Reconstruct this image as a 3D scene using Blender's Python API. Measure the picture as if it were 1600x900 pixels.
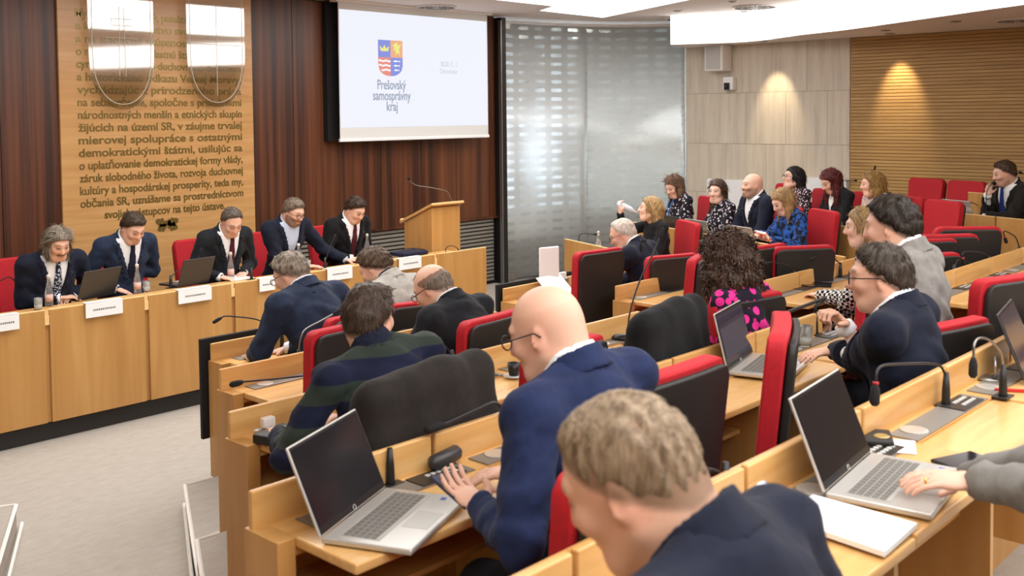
import bpy, math, random
import numpy as np
from mathutils import Vector, Matrix

SC = bpy.context.scene
COL = SC.collection
for _o in list(bpy.data.objects):
    bpy.data.objects.remove(_o)

# ------------------------------------------------------------------ camera
FPX, PPX, PPY, CAMZ = 1600.0, 800.0, 251.0, 2.19
def _nrm(v): return v / np.linalg.norm(v)
def _cr(x, y): return np.array([(x - PPX) / FPX, -(y - PPY) / FPX, -1.0])
_d1 = _nrm(_cr(2299.0, 166.0))
_d2 = _nrm(_cr(-910.805, 198.098))
_d3 = np.cross(_d1, _d2)
_d2 = np.cross(_d3, _d1)
CM = np.array([_d1, _d2, _d3])              # world = CM @ camera
CP = np.array([0.0, 0.0, CAMZ])
cam = bpy.data.cameras.new('camera')
camo = bpy.data.objects.new('camera', cam)
COL.objects.link(camo)
camo.matrix_world = Matrix([list(CM[0]) + [0], list(CM[1]) + [0], list(CM[2]) + [CAMZ], [0, 0, 0, 1]])
cam.sensor_width = 36.0
cam.lens = 36.0
cam.shift_y = -(450.0 - PPY) / 1600.0
cam.clip_start = 0.05
cam.dof.use_dof = True
cam.dof.focus_distance = 6.5
cam.dof.aperture_fstop = 5.0
SC.camera = camo

# ------------------------------------------------------------------ world, exposure
w = bpy.data.worlds.new('world')
SC.world = w
w.use_nodes = True
w.node_tree.nodes['Background'].inputs[0].default_value = (0.9, 0.95, 1.0, 1)
w.node_tree.nodes['Background'].inputs[1].default_value = 0.3
vs = SC.view_settings
vs.view_transform = 'Standard'
vs.look = 'None'
vs.gamma = 1.0
vs.use_curve_mapping = False
vs.exposure = 0.0

# points of the hall: X along the front wall, Y towards it, Z up
def atY(x, y, Y):
    r = CM @ _cr(x, y); return CP + r * (Y / r[1])
def atZ(x, y, Z):
    r = CM @ _cr(x, y); return CP + r * ((Z - CAMZ) / r[2])
def atX(x, y, X):
    r = CM @ _cr(x, y); return CP + r * (X / r[0])

# ------------------------------------------------------------------ materials
MATS = {}
def hexc(h):
    h = h.lstrip('#'); c = [int(h[i:i + 2], 16) / 255 for i in (0, 2, 4)]
    return tuple((v / 12.92 if v <= .04045 else ((v + .055) / 1.055) ** 2.4) for v in c) + (1,)
def newmat(name):
    m = bpy.data.materials.new(name); m.use_nodes = True
    MATS[name] = m
    return m, m.node_tree, m.node_tree.nodes['Principled BSDF']
def plain(name, col, rough=.6, metal=0.0, spec=.5, noise=0.0, nscale=40, bump=0.0, coat=0.0, emis=0.0):
    if name in MATS: return MATS[name]
    m, t, p = newmat(name)
    c = hexc(col) if isinstance(col, str) else tuple(col) + (1,)
    p.inputs['Base Color'].default_value = c
    p.inputs['Roughness'].default_value = rough
    p.inputs['Metallic'].default_value = metal
    p.inputs['Specular IOR Level'].default_value = spec
    p.inputs['Coat Weight'].default_value = coat
    if emis:
        p.inputs['Emission Color'].default_value = c
        p.inputs['Emission Strength'].default_value = emis
    if noise or bump:
        tc = t.nodes.new('ShaderNodeTexCoord'); n = t.nodes.new('ShaderNodeTexNoise')
        n.inputs['Scale'].default_value = nscale; n.inputs['Detail'].default_value = 4
        t.links.new(tc.outputs['Object'], n.inputs['Vector'])
        if noise:
            mx = t.nodes.new('ShaderNodeMix'); mx.data_type = 'RGBA'; mx.blend_type = 'MULTIPLY'
            mr = t.nodes.new('ShaderNodeMapRange')
            mr.inputs[1].default_value = .3; mr.inputs[2].default_value = .7
            mr.inputs[3].default_value = 1 - noise; mr.inputs[4].default_value = 1 + noise
            t.links.new(n.outputs['Fac'], mr.inputs[0])
            mx.inputs[0].default_value = 1
            mx.inputs[6].default_value = c
            t.links.new(mr.outputs[0], mx.inputs[7])
            t.links.new(mx.outputs[2], p.inputs['Base Color'])
        if bump:
            b = t.nodes.new('ShaderNodeBump'); b.inputs['Strength'].default_value = bump
            b.inputs['Distance'].default_value = .004
            t.links.new(n.outputs['Fac'], b.inputs['Height']); t.links.new(b.outputs[0], p.inputs['Normal'])
    return m
def ramp(t, fac, stops):
    r = t.nodes.new('ShaderNodeValToRGB')
    while len(r.color_ramp.elements) < len(stops): r.color_ramp.elements.new(.5)
    for e, (q, c) in zip(r.color_ramp.elements, stops):
        e.position = q; e.color = hexc(c) if isinstance(c, str) else c
    t.links.new(fac, r.inputs[0])
    return r
def wood(name, stops, scale=(1, 1, 1), nscale=3.0, rough=.4, coat=0.0, detail=6, dist=1.2, spec=.4, per_object=0.0):
    m, t, p = newmat(name)
    tc = t.nodes.new('ShaderNodeTexCoord'); mp = t.nodes.new('ShaderNodeMapping')
    mp.inputs['Scale'].default_value = scale
    t.links.new(tc.outputs['Object'], mp.inputs[0])
    if per_object:
        oi = t.nodes.new('ShaderNodeObjectInfo'); ad = t.nodes.new('ShaderNodeVectorMath'); ad.operation = 'SCALE'
        ad.inputs[0].default_value = (13.1, 7.7, 5.3)
        t.links.new(oi.outputs['Random'], ad.inputs['Scale'])
        t.links.new(ad.outputs[0], mp.inputs['Location'])
    n = t.nodes.new('ShaderNodeTexNoise'); n.inputs['Scale'].default_value = nscale
    n.inputs['Detail'].default_value = detail; n.inputs['Distortion'].default_value = dist
    t.links.new(mp.outputs[0], n.inputs['Vector'])
    r = ramp(t, n.outputs['Fac'], stops)
    t.links.new(r.outputs[0], p.inputs['Base Color'])
    p.inputs['Roughness'].default_value = rough; p.inputs['Coat Weight'].default_value = coat
    p.inputs['Coat Roughness'].default_value = .15; p.inputs['Specular IOR Level'].default_value = spec
    return m

# ------------------------------------------------------------------ mesh helpers
class MB:
    def __init__(self): self.v = []; self.f = []
    def add(self, vs_, fs):
        o = len(self.v); self.v += [tuple(map(float, q)) for q in vs_]; self.f += [tuple(i + o for i in q) for q in fs]; return self
    def box(self, a, b):
        x0, y0, z0 = a; x1, y1, z1 = b
        return self.add([(x0, y0, z0), (x1, y0, z0), (x1, y1, z0), (x0, y1, z0), (x0, y0, z1), (x1, y0, z1), (x1, y1, z1), (x0, y1, z1)],
                        [(3, 2, 1, 0), (4, 5, 6, 7), (0, 1, 5, 4), (1, 2, 6, 5), (2, 3, 7, 6), (3, 0, 4, 7)])
    def obox(self, c, X, Y, Z, hx, hy, hz):
        c, X, Y, Z = map(np.array, (c, X, Y, Z)); vs_ = []
        for sz in (-1, 1):
            for sx, sy in ((-1, -1), (1, -1), (1, 1), (-1, 1)):
                vs_.append(c + X * hx * sx + Y * hy * sy + Z * hz * sz)
        return self.add(vs_, [(3, 2, 1, 0), (4, 5, 6, 7), (0, 1, 5, 4), (1, 2, 6, 5), (2, 3, 7, 6), (3, 0, 4, 7)])
    def prism(self, poly, z0, z1):
        n = len(poly)
        a = sum(poly[i][0] * poly[(i + 1) % n][1] - poly[(i + 1) % n][0] * poly[i][1] for i in range(n))
        if a < 0: poly = poly[::-1]
        vs_ = [(x, y, z0) for x, y in poly] + [(x, y, z1) for x, y in poly]
        fs = [tuple(range(n - 1, -1, -1)), tuple(range(n, 2 * n))] + [(i, (i + 1) % n, (i + 1) % n + n, i + n) for i in range(n)]
        return self.add(vs_, fs)
    def tube(self, pts, r, n=8, cap=True):
        pts = [np.array(p, float) for p in pts]
        rs = r if isinstance(r, (list, tuple)) else [r] * len(pts)
        up = np.array([.3, .2, 1.0]); vs_ = []; prev = None
        for i, p in enumerate(pts):
            t = pts[min(i + 1, len(pts) - 1)] - pts[max(i - 1, 0)]; t = t / (np.linalg.norm(t) + 1e-9)
            if prev is None:
                a = np.cross(t, up)
                if np.linalg.norm(a) < 1e-3: a = np.cross(t, [1, 0, 0])
            else: a = prev - t * np.dot(prev, t)
            a = a / np.linalg.norm(a); prev = a; b = np.cross(t, a)
            for k in range(n):
                q = 2 * math.pi * k / n
                vs_.append(p + rs[i] * (a * math.cos(q) + b * math.sin(q)))
        fs = []
        for i in range(len(pts) - 1):
            for k in range(n):
                fs.append((i * n + k, i * n + (k + 1) % n, (i + 1) * n + (k + 1) % n, (i + 1) * n + k))
        if cap:
            fs.append(tuple(range(n - 1, -1, -1))); fs.append(tuple(range((len(pts) - 1) * n, len(pts) * n)))
        return self.add(vs_, fs)
    def lathe(self, prof, c=(0, 0, 0), n=20):
        vs_ = []; fs = []
        for r, z in prof:
            for k in range(n):
                q = 2 * math.pi * k / n
                vs_.append((c[0] + r * math.cos(q), c[1] + r * math.sin(q), c[2] + z))
        for i in range(len(prof) - 1):
            for k in range(n):
                fs.append((i * n + k, i * n + (k + 1) % n, (i + 1) * n + (k + 1) % n, (i + 1) * n + k))
        fs.append(tuple(range(n - 1, -1, -1))); fs.append(tuple(range((len(prof) - 1) * n, len(prof) * n)))
        return self.add(vs_, fs)
    def mesh(self, name, mat, smooth=False):
        me = bpy.data.meshes.new(name); me.from_pydata(self.v, [], self.f); me.update()
        if mat: me.materials.append(mat)
        if smooth: me.polygons.foreach_set('use_smooth', [True] * len(me.polygons))
        return me
    def build(self, name, mat, parent=None, smooth=False, bevel=0.0, loc=None, auto=False, seg=2):
        o = bpy.data.objects.new(name, self.mesh(name, mat, smooth)); COL.objects.link(o)
        if parent is not None: o.parent = parent
        if loc is not None: o.location = loc
        if bevel:
            b = o.modifiers.new('bevel', 'BEVEL'); b.width = bevel; b.segments = seg; b.limit_method = 'ANGLE'; b.angle_limit = .7
            o.data.polygons.foreach_set('use_smooth', [True] * len(o.data.polygons))
            wn = o.modifiers.new('wn', 'WEIGHTED_NORMAL'); wn.keep_sharp = False
        return o
def tag(o, label=None, cat=None, group=None, kind=None):
    if label: o['label'] = label
    if cat: o['category'] = cat
    if group: o['group'] = group
    if kind: o['kind'] = kind
    return o
def empty(name, loc=(0, 0, 0), rz=0.0, label=None, cat=None, group=None):
    o = bpy.data.objects.new(name, None); COL.objects.link(o)
    o.location = tuple(map(float, loc)); o.rotation_euler = (0, 0, rz); o.empty_display_size = .1
    return tag(o, label, cat, group)
def kids(o): return [c for c in o.children]
def copy_tree(o, parent=None):
    c = o.copy(); COL.objects.link(c); c.parent = parent
    for ch in kids(o): copy_tree(ch, c)
    return c
def catmull(pts, n=6):
    P = [np.array(p, float) for p in pts]; P = [2 * P[0] - P[1]] + P + [2 * P[-1] - P[-2]]; out = []
    for i in range(1, len(P) - 2):
        for k in range(n):
            t = k / n
            out.append(.5 * (2 * P[i] + (P[i + 1] - P[i - 1]) * t + (2 * P[i - 1] - 5 * P[i] + 4 * P[i + 1] - P[i + 2]) * t * t + (3 * P[i] - P[i - 1] - 3 * P[i + 1] + P[i + 2]) * t ** 3))
    out.append(P[-2]); return out
# ------------------------------------------------------------------ layout numbers
RY = [5.2656, 4.2528, 3.2400, 2.2272, 1.2144]          # desk screens of the five rows
PZ = [.893, 1.013, 1.130, 1.243, 1.361]                # top of the desk screens
FZ = [.033, .153, .270, .383, .501]                    # floor of each row
SM = .63                                               # seat module
WALLY, WALLX, CEIL, SOFF = 9.30, 12.0, 3.48, 3.10
def Ledge(y): return 3.08 + (y - 5.2656) * .553

# ------------------------------------------------------------------ surface materials
M_maple = wood('maple', [(.25, '#c49052'), (.5, '#d4a566'), (.75, '#e0b87b')], (1, 9, 9), 1.3, .32, .15, per_object=1)
M_maplev = wood('maple_upright', [(.25, '#b28147'), (.5, '#be8e52'), (.75, '#c99b5e')], (7, 7, .5), 1.1, .35, .1, per_object=1)
M_edge = plain('maple_edge', '#f0cb90', .4)
M_textpanel = wood('text_panel_wood', [(.2, '#b58650'), (.5, '#c5965f'), (.8, '#d1a56f')], (.55, 1, 9), 1.6, .28, .3)
M_slat = wood('slat_wood', [(.2, '#9c7848'), (.5, '#b69058'), (.8, '#c6a26a')], (1, .6, 14), 1.6, .5)
M_soft_white = plain('white_paint', '#e9e4df', .8)
M_ceil = plain('ceiling_paint', '#e6dcd6', .9)
M_black = plain('black_plastic', '#151415', .45)
M_blackmat = plain('black_matte', '#101011', .8)
M_metal = plain('brushed_metal', '#a3a09b', .35, .9)
M_grey = plain('grey_metal', '#8d8a84', .5, .5)
M_white = plain('white_plastic', '#eeeeee', .45)
M_paper = plain('paper', '#f4f4f2', .7)

m, t, p = newmat('dark_wood')
tc = t.nodes.new('ShaderNodeTexCoord'); mp = t.nodes.new('ShaderNodeMapping'); mp.inputs['Scale'].default_value = (6.2, 1, .10)
oi = t.nodes.new('ShaderNodeObjectInfo'); sc_ = t.nodes.new('ShaderNodeVectorMath'); sc_.operation = 'SCALE'; sc_.inputs[0].default_value = (17, 0, 5)
t.links.new(oi.outputs['Random'], sc_.inputs['Scale']); t.links.new(sc_.outputs[0], mp.inputs['Location'])
t.links.new(tc.outputs['Object'], mp.inputs[0])
n = t.nodes.new('ShaderNodeTexNoise'); n.inputs['Scale'].default_value = 1.5; n.inputs['Detail'].default_value = 7; n.inputs['Roughness'].default_value = .62
t.links.new(mp.outputs[0], n.inputs['Vector'])
r = ramp(t, n.outputs['Fac'], [(.30, '#1a0f0b'), (.43, '#3c2013'), (.55, '#5e341e'), (.72, '#7a4a2a')])
t.links.new(r.outputs[0], p.inputs['Base Color']); p.inputs['Roughness'].default_value = .36
M_dark = m

m, t, p = newmat('travertine')
tc = t.nodes.new('ShaderNodeTexCoord'); mp = t.nodes.new('ShaderNodeMapping'); mp.inputs['Scale'].default_value = (1, 7, .55)
oi = t.nodes.new('ShaderNodeObjectInfo'); sc_ = t.nodes.new('ShaderNodeVectorMath'); sc_.operation = 'SCALE'; sc_.inputs[0].default_value = (3, 19, 7)
t.links.new(oi.outputs['Random'], sc_.inputs['Scale']); t.links.new(sc_.outputs[0], mp.inputs['Location'])
t.links.new(tc.outputs['Object'], mp.inputs[0])
n = t.nodes.new('ShaderNodeTexNoise'); n.inputs['Scale'].default_value = 1.6; n.inputs['Detail'].default_value = 9; n.inputs['Roughness'].default_value = .68
t.links.new(mp.outputs[0], n.inputs['Vector'])
r = ramp(t, n.outputs['Fac'], [(.20, '#938979'), (.36, '#bfb3a1'), (.55, '#cfc4b2'), (.8, '#dbd1c1')])
t.links.new(r.outputs[0], p.inputs['Base Color']); p.inputs['Roughness'].default_value = .5
M_trav = m

m, t, p = newmat('carpet')
tc = t.nodes.new('ShaderNodeTexCoord'); n = t.nodes.new('ShaderNodeTexNoise'); n.inputs['Scale'].default_value = 9; n.inputs['Detail'].default_value = 9; n.inputs['Roughness'].default_value = .75
mp = t.nodes.new('ShaderNodeMapping'); mp.inputs['Scale'].default_value = (1, 2.2, 1); t.links.new(tc.outputs['Object'], mp.inputs[0])
t.links.new(mp.outputs[0], n.inputs['Vector'])
r = ramp(t, n.outputs['Fac'], [(.3, '#a29a90'), (.5, '#aaa298'), (.7, '#b1a99f')])
t.links.new(r.outputs[0], p.inputs['Base Color']); p.inputs['Roughness'].default_value = .95; p.inputs['Specular IOR Level'].default_value = .15
M_carpet = m

def emis(name, col, strength, base=.8):
    m, t, p = newmat(name)
    p.inputs['Base Color'].default_value = (base, base, base, 1)
    if base < .1: p.inputs['Specular IOR Level'].default_value = .0
    p.inputs['Emission Color'].default_value = hexc(col); p.inputs['Emission Strength'].default_value = strength
    return m
M_lum = emis('luminous_ceiling', '#fcfbfa', 3.8)
M_fascia = emis('fascia_glow', '#fcfbfa', 3.2)  # glow stands in for hidden LED light falling on the fascia
M_daylight = emis('daylight_window', '#dcebff', 8.0)

# ------------------------------------------------------------------ room
S = 'structure'
tag(MB().box((-2.2, -9.7, -.2), (15, 13.2, 0)).build('floor', M_carpet), 'light grey flecked carpet floor of the hall', None, None, S)
for i in range(1, 7):                                     # raised tiers behind the first row
    y0 = RY[i] + .10 if i < 5 else 1.2144 - 1.0128 + .10
    if i == 6: y0 = -.75
    z = FZ[i] if i < 5 else (.62 if i == 5 else .74)
    y1 = -9.5 if i == 6 else y0 - 1.2
    poly = [(Ledge(y0), y0), (10 - Ledge(y0), y0), (10 - Ledge(y1), y1), (Ledge(y1), y1)]
    if i == 6: poly = [(Ledge(y0), y0), (10 - Ledge(y0), y0), (11.9, -9.4), (-1.9, -9.4)]
    tag(MB().prism(poly, .001, z).build('floor_tier', M_carpet), 'carpeted tier under the seat rows', None, None, S)
M_nose = plain('white_nosing', '#f2efe9', .5)
def eline(y): return 2.858 + (y - 5.209) * .4995
for i in range(3):                                        # aisle steps beside the desk ends
    y0 = 5.209 - 1.035 * i; y1 = -1.0; z = .14 * (i + 1)
    st = MB().prism([(eline(y0), y0), (Ledge(y0) + .05, y0), (Ledge(y1) + .05, y1), (eline(y1), y1)], .001, z).build('aisle_step', M_carpet)
    tag(st, 'carpeted aisle step with white nosing beside the desk ends', None, None, S)
    nm = MB()
    nm.tube([(Ledge(y0) - .02, y0, z), (eline(y0), y0, z), (eline(y1), y1, z)], .011, 6)
    nm.build('nosing', M_nose, st)
    if i == 0: MB().tube([(eline(5.27) - .005, 5.27, .012), (eline(3.2) - .03, 3.2, .012)], .010, 6).build('floor_strip', M_nose, st)
for i in range(2):
    c = np.array([2.104, 5.62]) - np.array([.447, .894]) * 1.0 * i; z = .14 * (i + 1)
    d = np.array([-.447, -.894]); e = np.array([-.89, .45])
    A, B, C_, D_ = c, c + e * 2.2, c + e * 2.2 + d * 6, c + d * 6
    st = MB().prism([tuple(A), tuple(B), tuple(C_), tuple(D_)], .001, z).build('aisle_step', M_carpet)
    tag(st, 'carpeted step with white nosing on the far left side', None, None, S)
    MB().tube([(B[0], B[1], z), (A[0], A[1], z), (D_[0], D_[1], z)], .011, 6).build('nosing', M_nose, st)
    if i == 0: MB().tube([(A[0] + .05, A[1] + .06, .012), (A[0] + d[0] * 3 + .05, A[1] + d[1] * 3, .012)], .010, 6).build('floor_strip', M_nose, st)

# front wall: veneer boards over a louvred radiator strip
wf = tag(MB().box((-2.2, WALLY + .02, 0), (9.62, WALLY + .2, 3.6)).build('wall_front', M_blackmat), 'front wall clad in dark striped wood', None, None, S)
x = -2.0; i = 0
while x < 9.55:
    x1 = min(x + .605, 9.60)
    MB().box((0, -.02, .885), (x1 - x - .004, .02, 3.47)).build('veneer_board', M_dark, wf, bevel=.003, loc=(x, WALLY, 0))
    x = x1
tag(MB().box((-2.0, WALLY - .05, .865), (9.60, WALLY + .02, .888)).build('trim_1', M_dark), 'thin dark wood ledge below the wall boards', None, None, S)
lv = MB()
for k in range(17):
    z = .05 + k * .048
    lv.box((-2.0, WALLY - .015, z), (9.55, WALLY + .015, z + .030))
lo = lv.build('louvre_slats', plain('louvre_grey', '#8f8a80', .5, .3), wf); lo['kind'] = 'stuff'
lo['label'] = 'grey horizontal radiator louvre slats'
for k, xx in enumerate((3.3, 5.0, 6.7, 8.1, 8.95)):
    MB().box((xx, WALLY - .02, .0), (xx + .30, WALLY - .014, .862)).build('louvre_cover', plain('cover_grey', '#8a857c', .6), wf) if k != 4 else None

# tall light wood panel with the text
tp = empty('inscription_panel', (0, 0, 0), 0, 'tall light wood wall panel with raised constitution text', 'wall panel')
XA, XB, TY = 3.945, 5.945, 9.245
MB().box((XA, TY, .35), (XB, WALLY - .021, 3.475)).build('board', M_textpanel, tp, bevel=.006)
for o in kids(tp): o['label'] = 'light wood board'
M_brass = plain('brass_letters', '#86713d', .28, .5)
LINES = ["My, národ slovenský, pamätajúc na politické", "a kultúrne dedičstvo svojich predkov", "a na stáročné skúsenosti zo zápasov",
         "o národné bytie a vlastnú štátnosť, v zmysle", "cyrilo-metodského duchovného dedičstva", "a historického odkazu Veľkej Moravy,",
         "vychádzajúc z prirodzeného práva", "na sebaurčenie, spoločne s príslušníkmi", "národnostných menšín a etnických skupín",
         "žijúcich na území SR, v záujme trvalej", "mierovej spolupráce s ostatnými", "demokratickými štátmi, usilujúc sa",
         "o uplatňovanie demokratickej formy vlády,", "záruk slobodného života, rozvoja duchovnej", "kultúry a hospodárskej prosperity, teda my,",
         "občania SR, uznášame sa prostredníctvom", "svojich zástupcov na tejto ústave."]
def text_obj(name, body, mat, size, loc, rot, parent=None, width=None, align='LEFT', extrude=.002, offset=0.0):
    cu = bpy.data.curves.new(name, 'FONT'); cu.body = body; cu.size = size; cu.extrude = extrude; cu.align_x = align; cu.offset = offset
    tmp = bpy.data.objects.new(name + '_t', cu); COL.objects.link(tmp)
    me = bpy.data.meshes.new_from_object(tmp.evaluated_get(bpy.context.evaluated_depsgraph_get()))
    bpy.data.objects.remove(tmp); bpy.data.curves.remove(cu)
    n = len(me.vertices); co = np.empty(n * 3, 'f'); me.vertices.foreach_get('co', co); co = co.reshape(-1, 3)
    if width and n:
        a, b = co[:, 0].min(), co[:, 0].max(); s = width / (b - a)
        co[:, 0] = ((co[:, 0] - a) if align == 'LEFT' else co[:, 0]) * s
        me.vertices.foreach_set('co', co.ravel())
    me.materials.clear(); me.materials.append(mat); me.update()
    o = bpy.data.objects.new(name, me); COL.objects.link(o); o.location = loc; o.rotation_euler = rot
    if parent is not None: o.parent = parent
    return o
for k, s in enumerate(LINES):
    wd = 1.70; x0 = 4.105
    if k == 16: wd = 1.26; x0 = 4.33
    text_obj('text_line', s, M_brass, .106, (x0, TY - .003, 3.130 - .1159 * k), (math.pi / 2, 0, 0), tp, wd, offset=.0022, extrude=.001)['kind'] = 'stuff'
# leaf emblem below the text
em = MB(); ec = np.array([4.95, TY - .004, 1.165])
for a0, L_, wv in ((2.75, .13, .05), (3.6, .11, .045), (.35, .13, .05), (-.35, .12, .05), (1.1, .06, .03)):
    pts = []
    for k in range(13):
        q = k / 12; pts.append((q, math.sin(q * math.pi) ** .8 * (.5 + .5 * abs(math.sin(q * 9)))))
    poly = [(q * L_, h * wv) for q, h in pts] + [(q * L_, -h * wv) for q, h in pts[::-1][1:-1]]
    ca, sa = math.cos(a0), math.sin(a0)
    vs_ = [(ec[0] + u * ca - v * sa, ec[1], ec[2] + u * sa + v * ca) for u, v in poly]
    em.add(vs_, [tuple(range(len(vs_)))])
em.build('leaf_emblem', M_brass, tp)

# two engraved glass shields hanging before the panel
m, t, p = newmat('clear_acrylic')
p.inputs['Base Color'].default_value = (1, 1, 1, 1); p.inputs['Roughness'].default_value = .03
gl = t.nodes.new('ShaderNodeBsdfGlossy'); gl.inputs['Roughness'].default_value = .04; gl.inputs['Color'].default_value = (1, 1, 1, 1)
tr = t.nodes.new('ShaderNodeBsdfTransparent'); tr.inputs['Color'].default_value = (.95, .96, .95, 1)
mxs = t.nodes.new('ShaderNodeMixShader'); mxs.inputs[0].default_value = .22
t.links.new(tr.outputs[0], mxs.inputs[1]); t.links.new(gl.outputs[0], mxs.inputs[2])
t.links.new(mxs.outputs[0], t.nodes['Material Output'].inputs[0])
M_acr = m
M_engrave = plain('engraved_line', '#d8d2c4', .6)
def shield(px0, px1, pyb, lab, cross):
    Y = 9.16
    a = atY(px0, 30, Y); b = atY(px1, 30, Y); zb = atY((px0 + px1) / 2, pyb, Y)[2]
    cx = (a[0] + b[0]) / 2; hw = (b[0] - a[0]) / 2; zt = 3.44; H = zt - zb
    poly = [(-hw, 0), (hw, 0)]
    for k in range(15):
        q = k / 14; ang = q * math.pi
        poly.append((hw * math.cos(ang) ** 1 if True else 0, -H * .55 - H * .45 * math.sin(ang) ** .8))
    o = empty('glass_shield', (cx, Y, zt), 0, lab, 'shield')
    pb = MB(); n = len(poly)
    pb.add([(x, -.006, z) for x, z in poly] + [(x, .006, z) for x, z in poly],
           [tuple(range(n)), tuple(range(2 * n - 1, n - 1, -1))] + [((i + 1) % n, i, i + n, (i + 1) % n + n) for i in range(n)])
    pb.build('plate', M_acr, o)
    ring = [(x * .9, -.008, z * .93 - .03) for x, z in poly]
    MB().tube(ring + [ring[0]], .003, 5).build('engraved_border', M_engrave, o)
    if cross:
        c = MB()
        for w0, z0, h in ((.022, -H * .18, H * .55), ):
            c.tube([(-.022, -.008, z0), (-.03, -.008, z0 - h), (.03, -.008, z0 - h), (.022, -.008, z0), (-.022, -.008, z0)], .0025, 4)
        for zz, ww in ((-H * .30, .10), (-H * .45, .15)):
            c.tube([(-ww, -.008, zz + .03), (-ww, -.008, zz - .03), (ww, -.008, zz - .03), (ww, -.008, zz + .03), (-ww, -.008, zz + .03)], .0025, 4)
        c.build('double_cross', M_engrave, o)
    else:
        c = MB(); c.tube([(0, -.008, -H * .1), (0, -.008, -H * .9)], .0025, 4); c.tube([(-hw * .85, -.008, -H * .45), (hw * .85, -.008, -H * .45)], .0025, 4)
        c.build('quarter_lines', M_engrave, o)
    for sx in (-1, 1): MB().tube([(sx * hw * .7, 0, 0), (sx * hw * .7, .083, 0)], .008, 8).build('standoff', M_metal, o)
shield(137, 239, 172, 'clear glass shield with double cross, the left one on the text panel', True)
shield(291, 381, 168, 'clear glass shield with quartered outline, the right one on the text panel', False)

# curved frosted glass wall between the front wall and the stone wall
BZ = [np.array(q) for q in ((9.70, 9.27), (10.65, 9.20), (11.72, 8.75), (12.0, 7.95))]
def bez(q): return BZ[0] * (1 - q) ** 3 + 3 * BZ[1] * q * (1 - q) ** 2 + 3 * BZ[2] * q * q * (1 - q) + BZ[3] * q ** 3
m, t, p = newmat('frosted_glass')
uv = t.nodes.new('ShaderNodeUVMap'); sp = t.nodes.new('ShaderNodeSeparateXYZ'); t.links.new(uv.outputs[0], sp.inputs[0])
def mth(op, a, b=None, c=None):
    q = t.nodes.new('ShaderNodeMath'); q.operation = op
    for i, s in enumerate((a, b, c)):
        if s is None: continue
        if hasattr(s, 'is_linked') or hasattr(s, 'links'): t.links.new(s, q.inputs[i])
        else: q.inputs[i].default_value = s
    return q.outputs[0]
fx = mth('SUBTRACT', mth('FRACT', mth('DIVIDE', sp.outputs[0], .265)), .5)
fz = mth('SUBTRACT', mth('FRACT', mth('DIVIDE', sp.outputs[1], .1175)), .5)
ax = mth('MAXIMUM', mth('SUBTRACT', mth('MULTIPLY', mth('ABSOLUTE', fx), .265), .062), 0.0)
az = mth('MULTIPLY', fz, .1175)
dd = mth('SQRT', mth('ADD', mth('MULTIPLY', ax, ax), mth('MULTIPLY', az, az)))
slot = mth('LESS_THAN', dd, .023)
frost = t.nodes.new('ShaderNodeBsdfRefraction'); frost.inputs[0].default_value = (.93, .96, .96, 1); frost.inputs['Roughness'].default_value = .42; frost.inputs['IOR'].default_value = 1.4
dif = t.nodes.new('ShaderNodeBsdfDiffuse'); dif.inputs[0].default_value = (.86, .89, .88, 1)
glo = t.nodes.new('ShaderNodeBsdfGlossy'); glo.inputs['Roughness'].default_value = .22; glo.inputs[0].default_value = (.9, .92, .92, 1)
m1 = t.nodes.new('ShaderNodeMixShader'); m1.inputs[0].default_value = .45
t.links.new(frost.outputs[0], m1.inputs[1]); t.links.new(dif.outputs[0], m1.inputs[2])
m2 = t.nodes.new('ShaderNodeMixShader'); m2.inputs[0].default_value = .12
t.links.new(m1.outputs[0], m2.inputs[1]); t.links.new(glo.outputs[0], m2.inputs[2])
tr = t.nodes.new('ShaderNodeBsdfTransparent'); tr.inputs[0].default_value = (.85, .9, .88, 1)
gl2 = t.nodes.new('ShaderNodeBsdfGlossy'); gl2.inputs['Roughness'].default_value = .03
m3 = t.nodes.new('ShaderNodeMixShader'); m3.inputs[0].default_value = .12
t.links.new(tr.outputs[0], m3.inputs[1]); t.links.new(gl2.outputs[0], m3.inputs[2])
nz_ = t.nodes.new('ShaderNodeTexNoise'); nz_.inputs['Scale'].default_value = 2.2; t.links.new(uv.outputs[0], nz_.inputs['Vector'])
slot = mth('MULTIPLY', slot, mth('MULTIPLY', mth('SUBTRACT', nz_.outputs['Fac'], .25), .65)); m4 = t.nodes.new('ShaderNodeMixShader'); t.links.new(slot, m4.inputs[0]); t.links.new(m2.outputs[0], m4.inputs[1]); t.links.new(m3.outputs[0], m4.inputs[2])
t.links.new(m4.outputs[0], t.nodes['Material Output'].inputs[0])
M_glass = m
gw = empty('wall_glass', (0, 0, 0)); tag(gw, 'curved frosted glass wall with rows of clear slots', None, None, S)
def glass_panel(q0, q1, off, name='glass_pane'):
    N = 24; P = [bez(q0 + (q1 - q0) * k / N) for k in range(N + 1)]; s = [0]
    for k in range(N): s.append(s[-1] + np.linalg.norm(P[k + 1] - P[k]))
    vs_ = []; fs = []; uvs = []
    for k, q in enumerate(P):
        for z in (.04, 3.40): vs_.append((q[0] - off * .5, q[1] - off, z)); uvs.append((s[k] + .02, z))
    for k in range(N): fs.append((2 * k + 2, 2 * k, 2 * k + 1, 2 * k + 3))
    mb = MB(); mb.add(vs_, fs); me = mb.mesh(name, M_glass, True); ul = me.uv_layers.new(name='UVMap')
    for pl in me.polygons:
        for li in pl.loop_indices: ul.data[li].uv = uvs[me.loops[li].vertex_index]
    o = bpy.data.objects.new(name, me); COL.objects.link(o); o.parent = gw
    so = o.modifiers.new('thick', 'SOLIDIFY'); so.thickness = .012
    return o
glass_panel(0, .47, .03); glass_panel(.44, 1.0, 0)
MB().box((9.60, 9.16, 0), (9.69, 9.34, 3.46)).build('post', M_black, gw, bevel=.004)
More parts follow.
